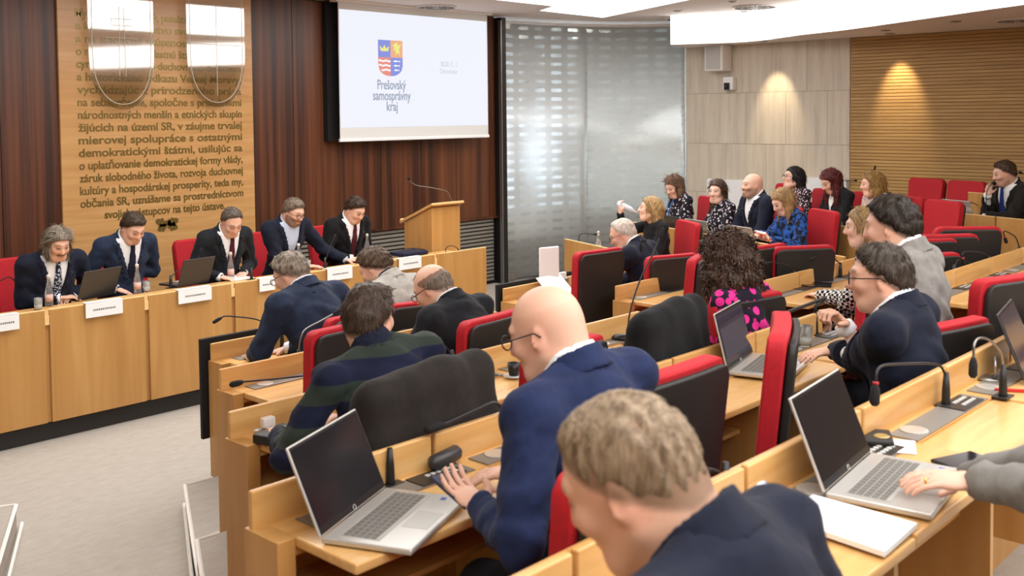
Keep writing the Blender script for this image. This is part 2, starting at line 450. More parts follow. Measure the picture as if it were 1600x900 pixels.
MB().box((9.585, 9.15, 0), (9.598, 9.20, 3.42)).build('edge_profile', M_metal, gw)
MB().box((9.70, 9.215, 3.33), (9.86, 9.235, 3.40)).build('clamp', M_white, gw)
MB().box((9.72, 9.20, .03), (9.88, 9.235, .12)).build('clamp', M_metal, gw)
rail = MB(); rail.tube([tuple(bez(k / 20)) + (3.42,) for k in range(21)], .022, 6); rail.build('head_rail', M_soft_white, gw)
# corridor behind the glass, lit by its window and an added fill panel
cw = tag(MB().box((9.5, 12.9, -.05), (14.9, 13.1, 3.6)).build('wall_corridor', plain('corridor_grey', '#9aa0a0', .8)), 'grey corridor wall seen dimly through the frosted glass', None, None, S)
tag(MB().box((14.8, 7.6, -.05), (15.0, 13.0, 3.6)).build('wall_corridor', plain('corridor_grey', '#9aa0a0', .8)), 'corridor end wall behind the glass', None, None, S)
tag(MB().box((9.42, 9.34, -.05), (9.5, 13.0, 3.6)).build('wall_corridor', plain('corridor_grey', '#9aa0a0', .8)), 'corridor side wall behind the glass', None, None, S)
tag(MB().box((9.4, 7.6, 3.5), (15.0, 13.1, 3.6)).build('ceiling_corridor', M_soft_white), 'corridor ceiling behind the glass', None, None, S)
tag(MB().box((9.5, 9.4, .0), (14.9, 12.9, .02)).build('floor_corridor', plain('corridor_floor', '#4a4c4e', .4)), 'dark corridor floor behind the glass', None, None, S)
tag(MB().box((9.52, 12.78, 0), (14.8, 12.9, .95)).build('baseboard_corridor', plain('corridor_dado', '#55595c', .7)), 'dark lower corridor wall behind the glass', None, None, S)
wn_ = tag(MB().box((10.3, 12.84, 1.0), (14.3, 12.88, 2.1)).build('window_1', M_daylight), 'bright corridor window glowing through the frosted glass', None, None, S)
for xx in (10.3, 11.6, 12.9, 14.25): MB().box((xx, 12.80, .95), (xx + .06, 12.86, 2.15)).build('window_frame', M_grey, wn_)
for xx in (10.95, 12.2): MB().box((xx, 10.3, 0), (xx + .22, 10.5, 3.5)).build('column', M_blackmat, cw)
par = MB(); PQ = []  # made-up dark sheet behind the glass, darkens its lower part
for k in range(17):
    q = k / 16; a_, b_ = bez(max(q - .02, 0)), bez(min(q + .02, 1)); d_ = _nrm(b_ - a_); PQ.append(bez(q) + np.array([-d_[1], d_[0]]) * .38)
for k in range(16): par.add([(PQ[k][0], PQ[k][1], .02), (PQ[k + 1][0], PQ[k + 1][1], .02), (PQ[k + 1][0], PQ[k + 1][1], .98), (PQ[k][0], PQ[k][1], .98)], [(0, 1, 2, 3)])
po = par.build('wall_parapet', plain('glass_darkener', '#2f3336', .6)); po.modifiers.new('t', 'SOLIDIFY').thickness = .06; tag(po, 'added dark screen that darkens the lower frosted glass', None, None, S)
tag(MB().box((11.1, 9.9, 3.47), (13.3, 12.0, 3.495)).build('corridor_light_panel', emis('corridor_fill', '#fffaf2', 20.0)), 'added glow panel brightening the frosted glass from behind', 'ceiling light')  # added fill light, lifts the frosted glass from behind

# right wall: stone slabs, then slatted wood
wr = tag(MB().box((WALLX + .03, -9.6, -.05), (WALLX + .25, 7.95, 3.6)).build('wall_right', M_blackmat), 'right wall of stone slabs and slatted wood', None, None, S)
zs = [0, .47, 1.125, 1.79, 2.466, 3.12]
for i in range(5):
    ys = [7.93, 7.30, 6.70, 6.13, 5.558] if i % 2 == 0 else [7.93, 7.0, 6.42, 5.85, 5.558]
    for a, b in zip(ys[:-1], ys[1:]):
        MB().box((-.0, b - a + .003, 0), (.03, 0, zs[i + 1] - zs[i] - .003)).build('stone_slab', M_trav, wr, loc=(WALLX + (i * 7 % 3) * .0015, a, zs[i]))
tag(MB().box((WALLX + .01, -9.5, 0), (WALLX + .03, 5.555, 3.12)).build('trim_2', plain('slat_backing', '#8a6534', .8)), 'dark backing board behind the wood slats', None, None, S)
sl = MB(); z = .02
while z < 3.1:
    sl.box((WALLX - .002, -9.5, z), (WALLX + .012, 5.552, z + .033)); z += .040
so_ = sl.build('wood_slats', M_slat, wr); so_['kind'] = 'stuff'; so_['label'] = 'honey coloured horizontal wall slats'
tag(MB().box((-2.25, -9.6, -.05), (-2.05, 9.4, 3.6)).build('wall_left', M_slat), 'left side wall of the hall', None, None, S)
tag(MB().box((-2.2, -9.7, -.05), (12.2, -9.5, 3.6)).build('wall_back', M_slat), 'back wall of the hall', None, None, S)

# ceiling, lower soffit at the right, fascia with its LED light put in as glow
tag(MB().box((-2.2, -9.6, CEIL), (12.25, 9.5, CEIL + .12)).build('ceiling', M_ceil), 'off white flat ceiling', None, None, S)
FAS = [(12.0, 7.92), (11.28, 7.69), (11.45, 7.30), (11.58, 6.98), (11.60, 6.75), (11.50, 6.40), (11.12, 5.76), (10.79, 4.99), (10.14, 3.90), (9.51, 2.84), (8.6, 1.0), (7.9, -1.2), (7.6, -4), (7.5, -9.5)]
FASC = [FAS[0]] + [FAS[1]] + [tuple(q) for q in catmull(FAS[2:], 4)]
tag(MB().prism(FASC + [(12.0, -9.5)], SOFF, SOFF + .03).build('ceiling_soffit', M_ceil), 'lower ceiling soffit along the right wall', None, None, S)
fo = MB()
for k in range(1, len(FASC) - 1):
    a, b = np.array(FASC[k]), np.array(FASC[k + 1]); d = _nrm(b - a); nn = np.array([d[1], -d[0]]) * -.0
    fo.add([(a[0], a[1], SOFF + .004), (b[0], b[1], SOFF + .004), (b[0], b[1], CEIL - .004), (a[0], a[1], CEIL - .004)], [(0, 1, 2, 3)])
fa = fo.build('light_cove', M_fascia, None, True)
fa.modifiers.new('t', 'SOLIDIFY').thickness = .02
tag(fa, 'lower ceiling edge on the right, glowing in place of hidden cove light', 'ceiling light')
MB().add([(12.0, 7.92, SOFF), (11.28, 7.69, SOFF), (11.28, 7.69, CEIL), (12.0, 7.92, CEIL)], [(0, 1, 2, 3)]).build('cove_end', M_soft_white, fa)
def lumpanel(poly, lab):
    o = empty('ceiling_light_panel', (0, 0, 0), 0, lab, 'ceiling light')
    MB().prism(poly, CEIL - .012, CEIL - .002).build('diffuser', M_lum, o)
    ps = [(x, y, CEIL - .006) for x, y in poly]; MB().tube(ps + [ps[0]], .008, 4).build('frame', M_soft_white, o)
lumpanel([(.86, 7.85), (9.145, 7.87), (9.40, 8.32), (10.70, 8.358), (8.76, 4.25), (1.24, 4.25)], 'large luminous ceiling panel with angled corner above the front seats')
lumpanel([(-.5, 1.7), (7.2, 1.7), (6.2, -3.2), (-1.2, -3.2)], 'luminous ceiling panel above the rear seats')
lumpanel([(-1.2, -5.8), (6.6, -5.8), (6.2, -8.8), (-1.4, -8.8)], 'luminous ceiling panel by the back wall')

M_perf = plain('perforated_white', '#dcd8d4', .5)
def diffuser(x, y, z, lab, r=.24):
    o = empty('air_diffuser', (x, y, z), 0, lab, 'vent')
    MB().lathe([(r, -.001), (r, -.012), (r * .96, -.018), (.02, -.020)], n=32).build('disc', M_perf, o)
    mb = MB()
    for k in range(24):
        a = 2 * math.pi * k / 24; q = np.array([math.cos(a), math.sin(a), 0]); tt = np.array([-q[1], q[0], 0])
        for r0, r1 in ((.25, .55), (.62, .9)): mb.obox(q * r * (r0 + r1) / 2 + np.array([0, 0, -.021]), q, tt, (0, 0, 1), r * (r1 - r0) / 2, r * .03, .003)
    mb.build('slots', plain('vent_slots', '#8a8683', .7), o)[ 'kind'] = 'stuff'
diffuser(8.21, 8.88, CEIL, 'round ceiling air diffuser right above the projection screen')
diffuser(11.09, 6.34, CEIL, 'round ceiling air diffuser between the two light coves', .27)
diffuser(11.68, 7.74, CEIL, 'round ceiling air diffuser at the tip of the light cove', .25)
diffuser(10.92, 3.32, SOFF, 'round ceiling air diffuser in the low soffit at right', .2)
def downlight(x, y, z, lab, spot=0):
    o = empty('downlight', (x, y, z), 0, lab, 'downlight')
    MB().lathe([(.055, 0), (.055, -.008), (.042, -.010), (.040, -.002)], n=20).build('ring', M_metal, o, True)
    MB().lathe([(.038, -.003), (.01, -.005)], n=16).build('lens', emis('spot_lens', '#ffe9c8', 6) if spot and 'spot_lens' not in MATS else (MATS['spot_lens'] if spot else M_grey), o)
    if spot:
        l = bpy.data.lights.new('spot', 'SPOT'); l.energy = spot; l.spot_size = .85; l.spot_blend = .8; l.color = (1, .80, .52); l.shadow_soft_size = .03
        so = bpy.data.objects.new('spot', l); COL.objects.link(so); so.parent = o; so.location = (0, 0, -.03)
        so.rotation_euler = (0, -.42, 0)
downlight(11.63, 6.53, SOFF, 'warm recessed downlight above the stone wall', 62)
downlight(11.68, 4.93, SOFF, 'warm recessed downlight above the slatted wood wall', 85)
downlight(11.72, 2.75, SOFF, 'warm recessed downlight at the far right above the wood wall', 45)
downlight(11.19, 4.77, SOFF, 'small recessed ceiling fitting beside the warm downlight')
downlight(10.65, 3.82, SOFF, 'small recessed ceiling fitting near the right light cove')
downlight(10.82, 7.27, CEIL, 'small dark recessed fitting left of the round diffusers')
downlight(10.39, 6.23, CEIL, 'small recessed fitting at the upper edge beside the light cove')
downlight(11.55, 6.75, CEIL, 'small recessed fitting right of the middle round diffuser')
# ------------------------------------------------------------------ furniture materials
M_red = plain('red_fabric', '#b3101f', .75, noise=.10, nscale=60, bump=.15)
M_shell = plain('black_leather', '#1d1b1a', .55, bump=.1, nscale=120)
M_button = plain('button_grey', '#c9c9c6', .5)
M_disc = plain('grommet_silver', '#d4d2cd', .35, .6)
M_ctrl = plain('control_black', '#232323', .4)

# ------------------------------------------------------------------ bench desks
def bench(x0, n, r, lab, first_left=True):
    y, pz, fz = RY[r], PZ[r], FZ[r]; dz = pz - .10
    root = empty('bench_desk', (x0, y, fz), 0, lab, 'desk')
    L = n * SM; D = dz - fz; P = pz - fz
    for k in range(n):
        a = k * SM
        MB().box((0, -.011, D - .02), (SM - .014, .011, P)).build('desk_screen', M_maple, root, bevel=.006, loc=(a + .004, .02, 0))
        e0 = a + (.055 if k == 0 else .115); e1 = a + SM + (.115 if k < n - 1 else -.002)
        # writing board, slightly stepped from seat to seat
        st = (-.007 if k % 2 else 0)
        MB().box((0, -.345, -.028), (e1 - e0 - .003, -.098, 0)).build('writing_board', M_maple, root, bevel=.006, loc=(e0, 0, D + st))
        MB().box((0, -.098, -.05), (e1 - e0 - .001, .03, -.001)).build('shelf_strip', M_maple, root, loc=(e0, 0, D))
        mp_ = MB().box((0, -.097, 0), (min(.575, L - a - .125), -.010, .003)).build('metal_plate', M_grey, root, loc=(a + .12, 0, D))
        MB().lathe([(.040, .003), (.040, .006), (.033, .007)], (.085, -.052, 0), 18).build('cable_disc', M_disc, mp_)
        cp = MB().box((.375, -.094, .003), (.545, -.014, .006)).build('control_panel', M_ctrl, mp_)
        if r >= 3:
            bt = MB()
            for i in range(2):
                for j in range(5): bt.box((.43 + j * .021, -.075 + i * .028, .006), (.443 + j * .021, -.063 + i * .028, .009))
            bt.build('buttons', M_button, mp_)['kind'] = 'stuff'
    MB().box((.0, -.105, .0), (.055, .045, D)).build('end_panel', M_maplev, root, bevel=.003)
    MB().box((L - .056, -.105, .0), (L - .001, .045, D - .002)).build('end_panel', M_maplev, root, bevel=.003)
    MB().box((.05, .032, .0), (L - .05, .05, P - .012)).build('front_panel', M_maplev, root)
    for k in range(1, n):
        a = k * SM + .10
        MB().box((a, -.30, .30), (a + .022, .03, D - .05)).build('bracket', M_maplev, root)
    MB().box((.06, -.22, D - .17), (L - .06, .03, D - .155)).build('under_shelf', M_maplev, root)
    return root
X0L = [3.078, 2.53, 1.962, 1.407, .846]
X0R = [5.53, 5.59, 5.645, 5.655, 5.60]
ORD = ['first', 'second', 'third', 'fourth', 'fifth']
for r in range(5):
    bench(X0L[r], r + 2, r, 'maple bench desk with upright screens, left block, %s row from the front' % ORD[r])
    bench(X0R[r], min(r + 2, 5) if r < 4 else 3, r, 'maple bench desk with upright screens, right block, %s row from the front' % ORD[r])
for x0, x1, lab in ((3.04, 4.34, 'black front board hung before the first row, left block'), (5.51, 6.80, 'black front board hung before the first row, right block')):
    o = empty('front_board', (x0, RY[0] + .055, FZ[0]), 0, lab, 'board')
    MB().box((0, 0, .30), (x1 - x0, .028, .885)).build('board', M_blackmat, o, bevel=.004)
    for q in (.1, x1 - x0 - .16): MB().box((q, .004, -.03), (q + .05, .024, .31)).build('leg', M_black, o)

# ------------------------------------------------------------------ chairs
def slab(w0, w1, z0, z1, th, y0, recl, bow, nx=10, nz=12, rc=.05):
    mb = MB(); vs_ = []; fs = []
    def pt(i, j, back):
        v = .5 - .5 * math.cos(math.pi * j / nz); z = z0 + (z1 - z0) * v; w = w0 + (w1 - w0) * v
        d = min(z - z0, z1 - z)
        if d < rc: w -= rc - math.sqrt(max(rc * rc - (rc - d) ** 2, 0))
        u = -1 + 2 * i / nx; x = u * w
        y = y0 - recl * (z - z0) - bow * (x / .25) ** 2 * -1 + (-th if back else 0)
        return (x, y, z)
    for back in (0, 1):
        for j in range(nz + 1):
            for i in range(nx + 1): vs_.append(pt(i, j, back))
    W = nx + 1; off = W * (nz + 1)
    for j in range(nz):
        for i in range(nx):
            a = j * W + i
            fs.append((a + 1, a, a + W, a + W + 1)); fs.append((off + a, off + a + 1, off + a + W + 1, off + a + W))
    for i in range(nx):
        fs.append((i, i + 1, off + i + 1, off + i)); b = nz * W + i; fs.append((b + 1, b, off + b, off + b + 1))
    for j in range(nz):
        a = j * W; fs.append((a + W, a, off + a, off + a + W)); b = a + nx; fs.append((b, b + W, off + b + W, off + b))
    return mb.add(vs_, fs)
def make_chair():
    root = empty('conference_chair', (0, 0, 0))
    slab(.205, .235, .46, 1.08, .060, -.19, .10, .012).build('backrest', M_red, root, bevel=.018, seg=3)
    slab(.195, .222, .44, 1.062, .024, -.252, .10, .012).build('back_shell', M_shell, root, bevel=.008)
    MB().box((-.235, -.22, .42), (.235, .25, .505)).build('seat', M_red, root, bevel=.03, seg=3)
    MB().box((-.215, -.20, .395), (.215, .22, .42)).build('seat_pan', M_black, root)
    MB().tube([(0, 0, .09), (0, 0, .40)], .028, 12).build('column', M_metal, root, True)
    for k in range(5):
        a = 2 * math.pi * k / 5 + .3
        MB().tube([(0, 0, .10), (.27 * math.cos(a), .27 * math.sin(a), .065), (.28 * math.cos(a), .28 * math.sin(a), .0)], [.024, .018, .024], 8).build('base_leg', M_black, root)
    return root
_proto = make_chair(); _used = [False]
NCH = [0]
def chair(x, y, fz, rz, lab, dzz=0.0, group='red and black conference chairs'):
    o = _proto if not _used[0] else copy_tree(_proto)
    _used[0] = True
    o.location = (x, y, fz + dzz); o.rotation_euler = (0, 0, math.radians(rz)); tag(o, lab, 'chair', group)
    return o
def rowchair(r, x, dy, rz, lab, dzz=0.0): return chair(x, RY[r] - .53 + dy, FZ[r], rz, lab, dzz)
def pxchair(r, px, py, rz, lab, dzz=0.0):
    """place a chair by the middle of its top edge"""
    q = atZ(px, py, FZ[r] + 1.08 + dzz); f = math.radians(rz)
    return chair(q[0] - .285 * math.sin(f), q[1] + .285 * math.cos(f), FZ[r], rz, lab, dzz)
rowchair(0, 3.50, 0, 3, 'red chair behind the slate navy suit in the front row')
rowchair(0, 4.05, 0, -14, 'chair behind the light grey jacket, dark back turned aside')
pxchair(1, 543, 506, 6, 'empty black backed chair left of the striped sweater')
pxchair(1, 772, 492, 6, 'black backed chair behind the charcoal suit, second row')
rowchair(2, 2.86, .0, 4, 'red chair half hidden behind the royal blue suit, third row')
JCH = pxchair(2, 672, 601, 4, 'chair covered by a dark jacket behind the striped sweater')
JCH2 = pxchair(2, 1050, 497, 8, 'chair with a black jacket over it, third row')
pxchair(2, 1170, 460, -12, 'black backed chair behind the pink dotted top', .0)
pxchair(0, 937, 390, -6, 'tall black backed chair standing at the centre aisle', .13)
pxchair(0, 1052, 398, -20, 'black backed chair behind the bowed navy suit, right block front row', .05)
pxchair(1, 1092, 398, 24, 'chair turned sideways left of the pink dotted top, red side showing', .06)
pxchair(1, 1196, 383, -8, 'narrow black backed chair just beyond the pink dotted top', .06)
pxchair(1, 1256, 384, -35, 'wide black backed chair in front of the blue patterned sweater', .05)
pxchair(2, 1380, 402, 0, 'red chair under the houndstooth top')
pxchair(2, 1452, 396, -32, 'low black chair back right of the grey suit shoulder', -.06)
pxchair(2, 1447, 373, -36, 'black chair back left of two others below the wooden gallery panel')
pxchair(2, 1478, 366, -40, 'black chair back between two others below the wooden gallery panel', .02)
pxchair(2, 1513, 354, -46, 'tallest black chair back below the wooden gallery panel', .05)
pxchair(3, 1060, 573, 0, 'black backed chair just right of the royal blue suit')
pxchair(3, 1224, 503, 27, 'chair turned to the left showing its tall red side edge', .06)
pxchair(3, 1486, 503, -14, 'chair behind the navy suit with the raised fist', -.05)
pxchair(3, 1584, 430, -16, 'chair partly cut off at the right edge, fourth row', .05)
pxchair(3, 985, 700, 4, 'red chair under the royal blue suit')
rowchair(4, 1.02, -.35, 0, 'chair of the person nearest in the foreground')
rowchair(4, 2.30, -.45, 0, 'chair of the person typing at the lower right')

# ------------------------------------------------------------------ dais at the front
dd = empty('dais_desk', (0, 7.03, 0), 0, 'long maple panel fronted dais desk facing the rows', 'desk')
M_toe = plain('toe_kick', '#2b2927', .7)
SEAM = [2.874 + .7165 * k for k in range(-2, 7)]
for k in range(8):
    a, b = SEAM[k] + .016, SEAM[k + 1] - .016
    if k == 7: b = 7.126
    MB().box((0, 0, .13), (b - a, .022, .905)).build('front_panel', M_maplev, dd, bevel=.004, loc=(a, 0, 0))
    MB().box((0, 0, .901), (b - a, .022, .9065)).build('panel_edge', M_edge, dd, loc=(a, 0, 0))
for k in range(1, 8):
    MB().box((SEAM[k] - .03, .023, .13), (SEAM[k] + .03, .05, .86)).build('joint_strip', M_maplev, dd)
    MB().box((SEAM[k] - .015, .004, .80), (SEAM[k] + .015, .024, .865)).build('joint_clip', M_edge, dd)
MB().box((1.44, .05, 0), (7.10, .07, .13)).build('toe_kick', M_toe, dd)
MB().box((1.44, .024, .80), (7.126, .56, .83)).build('desk_top', M_maple, dd, bevel=.004)
for xx in (1.46, 4.29, 7.085): MB().box((xx, .06, 0), (xx + .03, .53, .80)).build('support', M_maplev, dd)
MB().box((7.128, .10, .0), (7.15, .50, .84)).build('end_board', M_maplev, dd)
for i, (px, lab) in enumerate(((2.35, 'red chair at the far left of the dais'), )):
    pass
def dchair(x, y, rz, lab): return chair(x, y, .0, 180 + rz, lab, .03)
dchair(atY(45, 430, 8.3)[0], 8.12, 0, 'leftmost red chair at the dais')
dchair(atY(196, 430, 8.3)[0], 8.12, 0, 'second red chair from the left at the dais')
dchair(atY(318, 400, 8.3)[0], 8.12, 4, 'third red chair from the left at the dais')
dchair(atY(421, 400, 8.3)[0], 8.12, 0, 'fourth red chair from the left at the dais')
dchair(atY(520, 380, 8.3)[0], 8.12, 0, 'rightmost red chair at the dais')

# lectern
le = empty('lectern', (6.98, 7.66, 0), 0, 'maple lectern with sloped top behind the right end of the dais', 'lectern')
MB().box((.0, 0, 0), (.40, .022, 1.265)).build('front_panel', M_maplev, le, bevel=.003)
for xx in (0.0, .378):
    mb = MB(); q = [(.022, 0), (.42, 0), (.42, 1.09), (.022, 1.262)]
    mb.add([(xx, y, z) for y, z in q] + [(xx + .022, y, z) for y, z in q], [(3, 2, 1, 0), (4, 5, 6, 7), (0, 1, 5, 4), (1, 2, 6, 5), (2, 3, 7, 6), (3, 0, 4, 7)])
    mb.build('side_panel', M_maplev, le)
mb = MB(); sl_ = -.42; c = np.array([.20, .215, 1.20]); Yd = _nrm(np.array([0, 1, sl_])); Zd = np.cross((1, 0, 0), Yd)
mb.obox(c, (1, 0, 0), Yd, Zd, .225, .275, .014); mb.build('top', M_maple, le, bevel=.005)
mb = MB(); mb.obox(c + Yd * .265 + Zd * .022, (1, 0, 0), Yd, Zd, .21, .008, .012); mb.build('book_stop', M_edge, le)

# ------------------------------------------------------------------ gallery at the right
GD = _nrm(np.array([-.363, -.932])); GN = np.array([.932, -.363])     # along the rows / away from the hall
def gpt(off, s): return GN * off + np.array([5.6, 6.9]) * 0 + GD * s
GROWS = []
def grow(name, pa, pb, ztop, fz, sA, sB, lab, nmod):
    A = atZ(pa[0], pa[1], ztop); off = A[0] * GN[0] + A[1] * GN[1]; s0 = A[0] * GD[0] + A[1] * GD[1]
    root = empty('gallery_desk', (0, 0, 0), 0, lab, 'desk')
    ang = math.atan2(GD[1], GD[0])
    o0 = GN * off + GD * (s0 + sA); root.location = (o0[0], o0[1], fz); root.rotation_euler = (0, 0, ang)
    L = sB - sA; H = ztop - fz; w_ = L / nmod
    for k in range(nmod):
        MB().box((0, -.011, .02), (w_ - .018, .011, H)).build('front_panel', M_maplev, root, bevel=.003, loc=(k * w_ + .009, 0, 0))
        MB().box((0, -.0112, H - .004), (w_ - .018, .0112, H + .001)).build('panel_edge', M_edge, root, loc=(k * w_ + .009, 0, 0))
    MB().box((0, .02, H - .14), (L, .40, H - .112)).build('desk_top', M_maple, root, bevel=.003)
    for k in range(nmod + 1):
        MB().box((min(k * w_, L - .03), .02, .0), (min(k * w_, L - .03) + .025, .36, H - .14)).build('support', M_maplev, root)
    # platform under this row
    a = GN * (off + .0) + GD * (s0 + sA - .3); b = GN * off + GD * (s0 + sB + .3); c2 = b + GN * 1.05; d2 = a + GN * 1.05
    if fz > .02: tag(MB().prism([tuple(a), tuple(b), tuple(c2), tuple(d2)], .0015, fz).build('floor_tier', M_carpet), 'carpeted gallery tier', None, None, S)
    GROWS.append((off, s0, fz))
    return root
grow('g1', (882, 373), None, .91, .05, 0, 2.6, 'lowest gallery desk, beside the frosted glass wall', 3)
grow('g2', (1070, 360), None, 1.035, .175, -.95, 2.2, 'second gallery desk carrying the open laptops', 4)
grow('g3', (1285, 349), None, 1.125, .265, -1.5, .95, 'third gallery desk, in front of the black cardigan', 3)
grow('g4', (1449, 328), None, 1.22, .36, -.32, 1.9, 'gallery desk at the right in front of the dark brown suit', 4)
grow('g5', (1512, 300), None, 1.36, .48, 0, .44, 'short gallery desk piece at the slatted wood wall', 1)
def gchair(row, s, back, lab, dz_=0.0, rot=0.0):
    off, s0, fz = GROWS[row]; q = GN * (off + back) + GD * (s0 + s)
    return chair(q[0], q[1], fz, 68.7 + rot, lab, dz_)
# ------------------------------------------------------------------ implicit surfaces for bodies, hair and clothes
F4 = np.float32
def A3(*q): return np.array(q, float)
class Shape:
    def __init__(self): self.ops = []; self.post = None; self.lo = None; self.hi = None
    def _ext(self, c, r):
        c = np.array(c, float); r = np.array(r, float)
        self.lo = c - r if self.lo is None else np.minimum(self.lo, c - r)
        self.hi = c + r if self.hi is None else np.maximum(self.hi, c + r)
    def ell(self, c, r, R=None, k=.02, sub=False):
        R = np.eye(3) if R is None else R
        self.ops.append(('e', np.array(c, float), np.array(R, float), np.array(r, float), k, sub))
        if not sub: self._ext(c, max(r))
        return self
    def cone(self, a, b, ra, rb, k=.02, sub=False):
        self.ops.append(('c', np.array(a, float), np.array(b, float), (ra, rb), k, sub))
        if not sub: self._ext(a, ra); self._ext(b, rb)
        return self
    @staticmethod
    def prim(o, P):
        if o[0] == 'e':
            q = ((P - o[1].astype(F4)) @ o[2].astype(F4)); r = o[3].astype(F4)
            a = q / r; k0 = np.sqrt((a * a).sum(-1)); b = a / r; k1 = np.sqrt((b * b).sum(-1)) + 1e-6
            return k0 * (k0 - 1) / k1
        a, b = o[1], o[2]; ba = (b - a).astype(F4); pa = P - a.astype(F4)
        h = np.clip(pa @ ba / (float(ba @ ba) + 1e-9), 0, 1)
        d = pa - h[..., None] * ba
        return np.sqrt((d * d).sum(-1)) - (o[3][0] + (o[3][1] - o[3][0]) * h)
    @staticmethod
    def comb(d, e, k, sub):
        if sub:
            h = np.clip(.5 - .5 * (e + d) / k, 0, 1); return d + (-e - d) * h + k * h * (1 - h)
        h = np.clip(.5 + .5 * (e - d) / k, 0, 1); return e + (d - e) * h - k * h * (1 - h)
    def mesh(self, vox, pad=.02):
        B = 8; lo = self.lo - pad; hi = self.hi + pad
        nb = np.ceil((hi - lo) / (vox * B)).astype(int) + 1
        g = np.stack(np.meshgrid(*[np.arange(n) for n in nb], indexing='ij'), -1).reshape(-1, 3)
        cen = (lo + (g + .5) * vox * B).astype(F4); Rb = vox * B * .87
        pd = [self.prim(o, cen) for o in self.ops]
        d = np.full(len(cen), 1e3, F4)
        for o, e in zip(self.ops, pd): d = self.comb(d, e, o[-2], o[-1])
        dc = self.post(cen, d) if self.post else d
        keep = (np.abs(d) < Rb * 1.5 + .02) if not self.post else ((np.abs(d) < Rb * 1.7 + .035) | (np.abs(dc) < Rb * 1.3))
        idx = np.nonzero(keep)[0]
        off = np.stack(np.meshgrid(*[np.arange(B)] * 3, indexing='ij'), -1).reshape(-1, 3)
        P = ((lo + g[idx] * vox * B).astype(F4)[:, None, :] + (off * vox).astype(F4)[None])
        D = np.full(P.shape[:2], 1e3, F4)
        for o, e in zip(self.ops, pd):
            m = np.nonzero(e[idx] < (np.maximum(d[idx], -.05) + 2.2 * Rb + o[-2] if not o[-1] else Rb * 1.3 + o[-2]))[0]
            if len(m) == 0: continue
            D[m] = self.comb(D[m], self.prim(o, P[m]), o[-2], o[-1])
        if self.post: D = self.post(P.reshape(-1, 3), D.reshape(-1)).reshape(D.shape)
        n = nb * B
        V = np.where(dc < 0, -1, 1).astype(F4).reshape(tuple(nb)).repeat(B, 0).repeat(B, 1).repeat(B, 2)
        ii = (g[idx] * B)[:, None, :] + off[None]
        V[ii[..., 0], ii[..., 1], ii[..., 2]] = D
        V[0] = V[-1] = 1; V[:, 0] = V[:, -1] = 1; V[:, :, 0] = V[:, :, -1] = 1
        return surface_nets(V, lo, vox)
def surface_nets(V, lo, vox):
    S_ = V < 0; c = S_[:-1, :-1, :-1].astype(np.int8)
    cnt = np.zeros(tuple(np.array(V.shape) - 1), np.int8)
    for dx in (0, 1):
        for dy in (0, 1):
            for dz in (0, 1): cnt += S_[dx:V.shape[0] - 1 + dx, dy:V.shape[1] - 1 + dy, dz:V.shape[2] - 1 + dz]
    act = np.argwhere((cnt > 0) & (cnt < 8)); n = len(act)
    ids = np.full(cnt.shape, -1, np.int32); ids[act[:, 0], act[:, 1], act[:, 2]] = np.arange(n)
    acc = np.zeros((n, 3)); wt = np.zeros(n)
    cs = [(0, 0, 0), (1, 0, 0), (0, 1, 0), (1, 1, 0), (0, 0, 1), (1, 0, 1), (0, 1, 1), (1, 1, 1)]
    val = [V[act[:, 0] + a, act[:, 1] + b, act[:, 2] + c] for a, b, c in cs]
    for i in range(8):
        for j in range(i + 1, 8):
            if sum(abs(cs[i][q] - cs[j][q]) for q in range(3)) != 1: continue
            m = (val[i] < 0) != (val[j] < 0)
            t = np.where(m, val[i] / (val[i] - val[j] + 1e-20), 0)
            acc += m[:, None] * (np.array(cs[i]) + t[:, None] * (np.array(cs[j]) - np.array(cs[i]))); wt += m
    P = lo + (act + acc / wt[:, None]) * vox
    Q = []
    for ax in range(3):
        a = [slice(None)] * 3; b = [slice(None)] * 3; a[ax] = slice(0, -1); b[ax] = slice(1, None)
        s0 = S_[tuple(a)]; s1 = S_[tuple(b)]
        e = np.argwhere(s0 != s1); fl = s0[e[:, 0], e[:, 1], e[:, 2]]
        u, v = (ax + 1) % 3, (ax + 2) % 3
        ok = (e[:, u] > 0) & (e[:, v] > 0) & (e[:, u] < cnt.shape[u]) & (e[:, v] < cnt.shape[v]); e = e[ok]; fl = fl[ok]
        def cell(du, dv):
            q = e.copy(); q[:, u] -= du; q[:, v] -= dv; return ids[q[:, 0], q[:, 1], q[:, 2]]
        quad = np.stack([cell(1, 1), cell(0, 1), cell(0, 0), cell(1, 0)], 1)
        quad[~fl] = quad[~fl][:, ::-1]
        Q.append(quad)
    return P, np.concatenate(Q)
def np_object(name, P, Q, mat, parent, col=None):
    me = bpy.data.meshes.new(name); nv, nf = len(P), len(Q)
    me.vertices.add(nv); me.vertices.foreach_set('co', P.astype(F4).ravel())
    me.loops.add(nf * 4); me.loops.foreach_set('vertex_index', Q.astype(np.int32).ravel())
    me.polygons.add(nf); me.polygons.foreach_set('loop_start', np.arange(0, nf * 4, 4, dtype=np.int32))
    me.polygons.foreach_set('loop_total', np.full(nf, 4, np.int32))
    me.update(); me.validate()
    me.polygons.foreach_set('use_smooth', np.ones(len(me.polygons), bool))
    if col is not None:
        at = me.color_attributes.new('Col', 'FLOAT_COLOR', 'POINT'); at.data.foreach_set('color', col.astype(F4).ravel())
    me.materials.append(mat)
    o = bpy.data.objects.new(name, me); COL.objects.link(o)
    if parent is not None: o.parent = parent
    return o
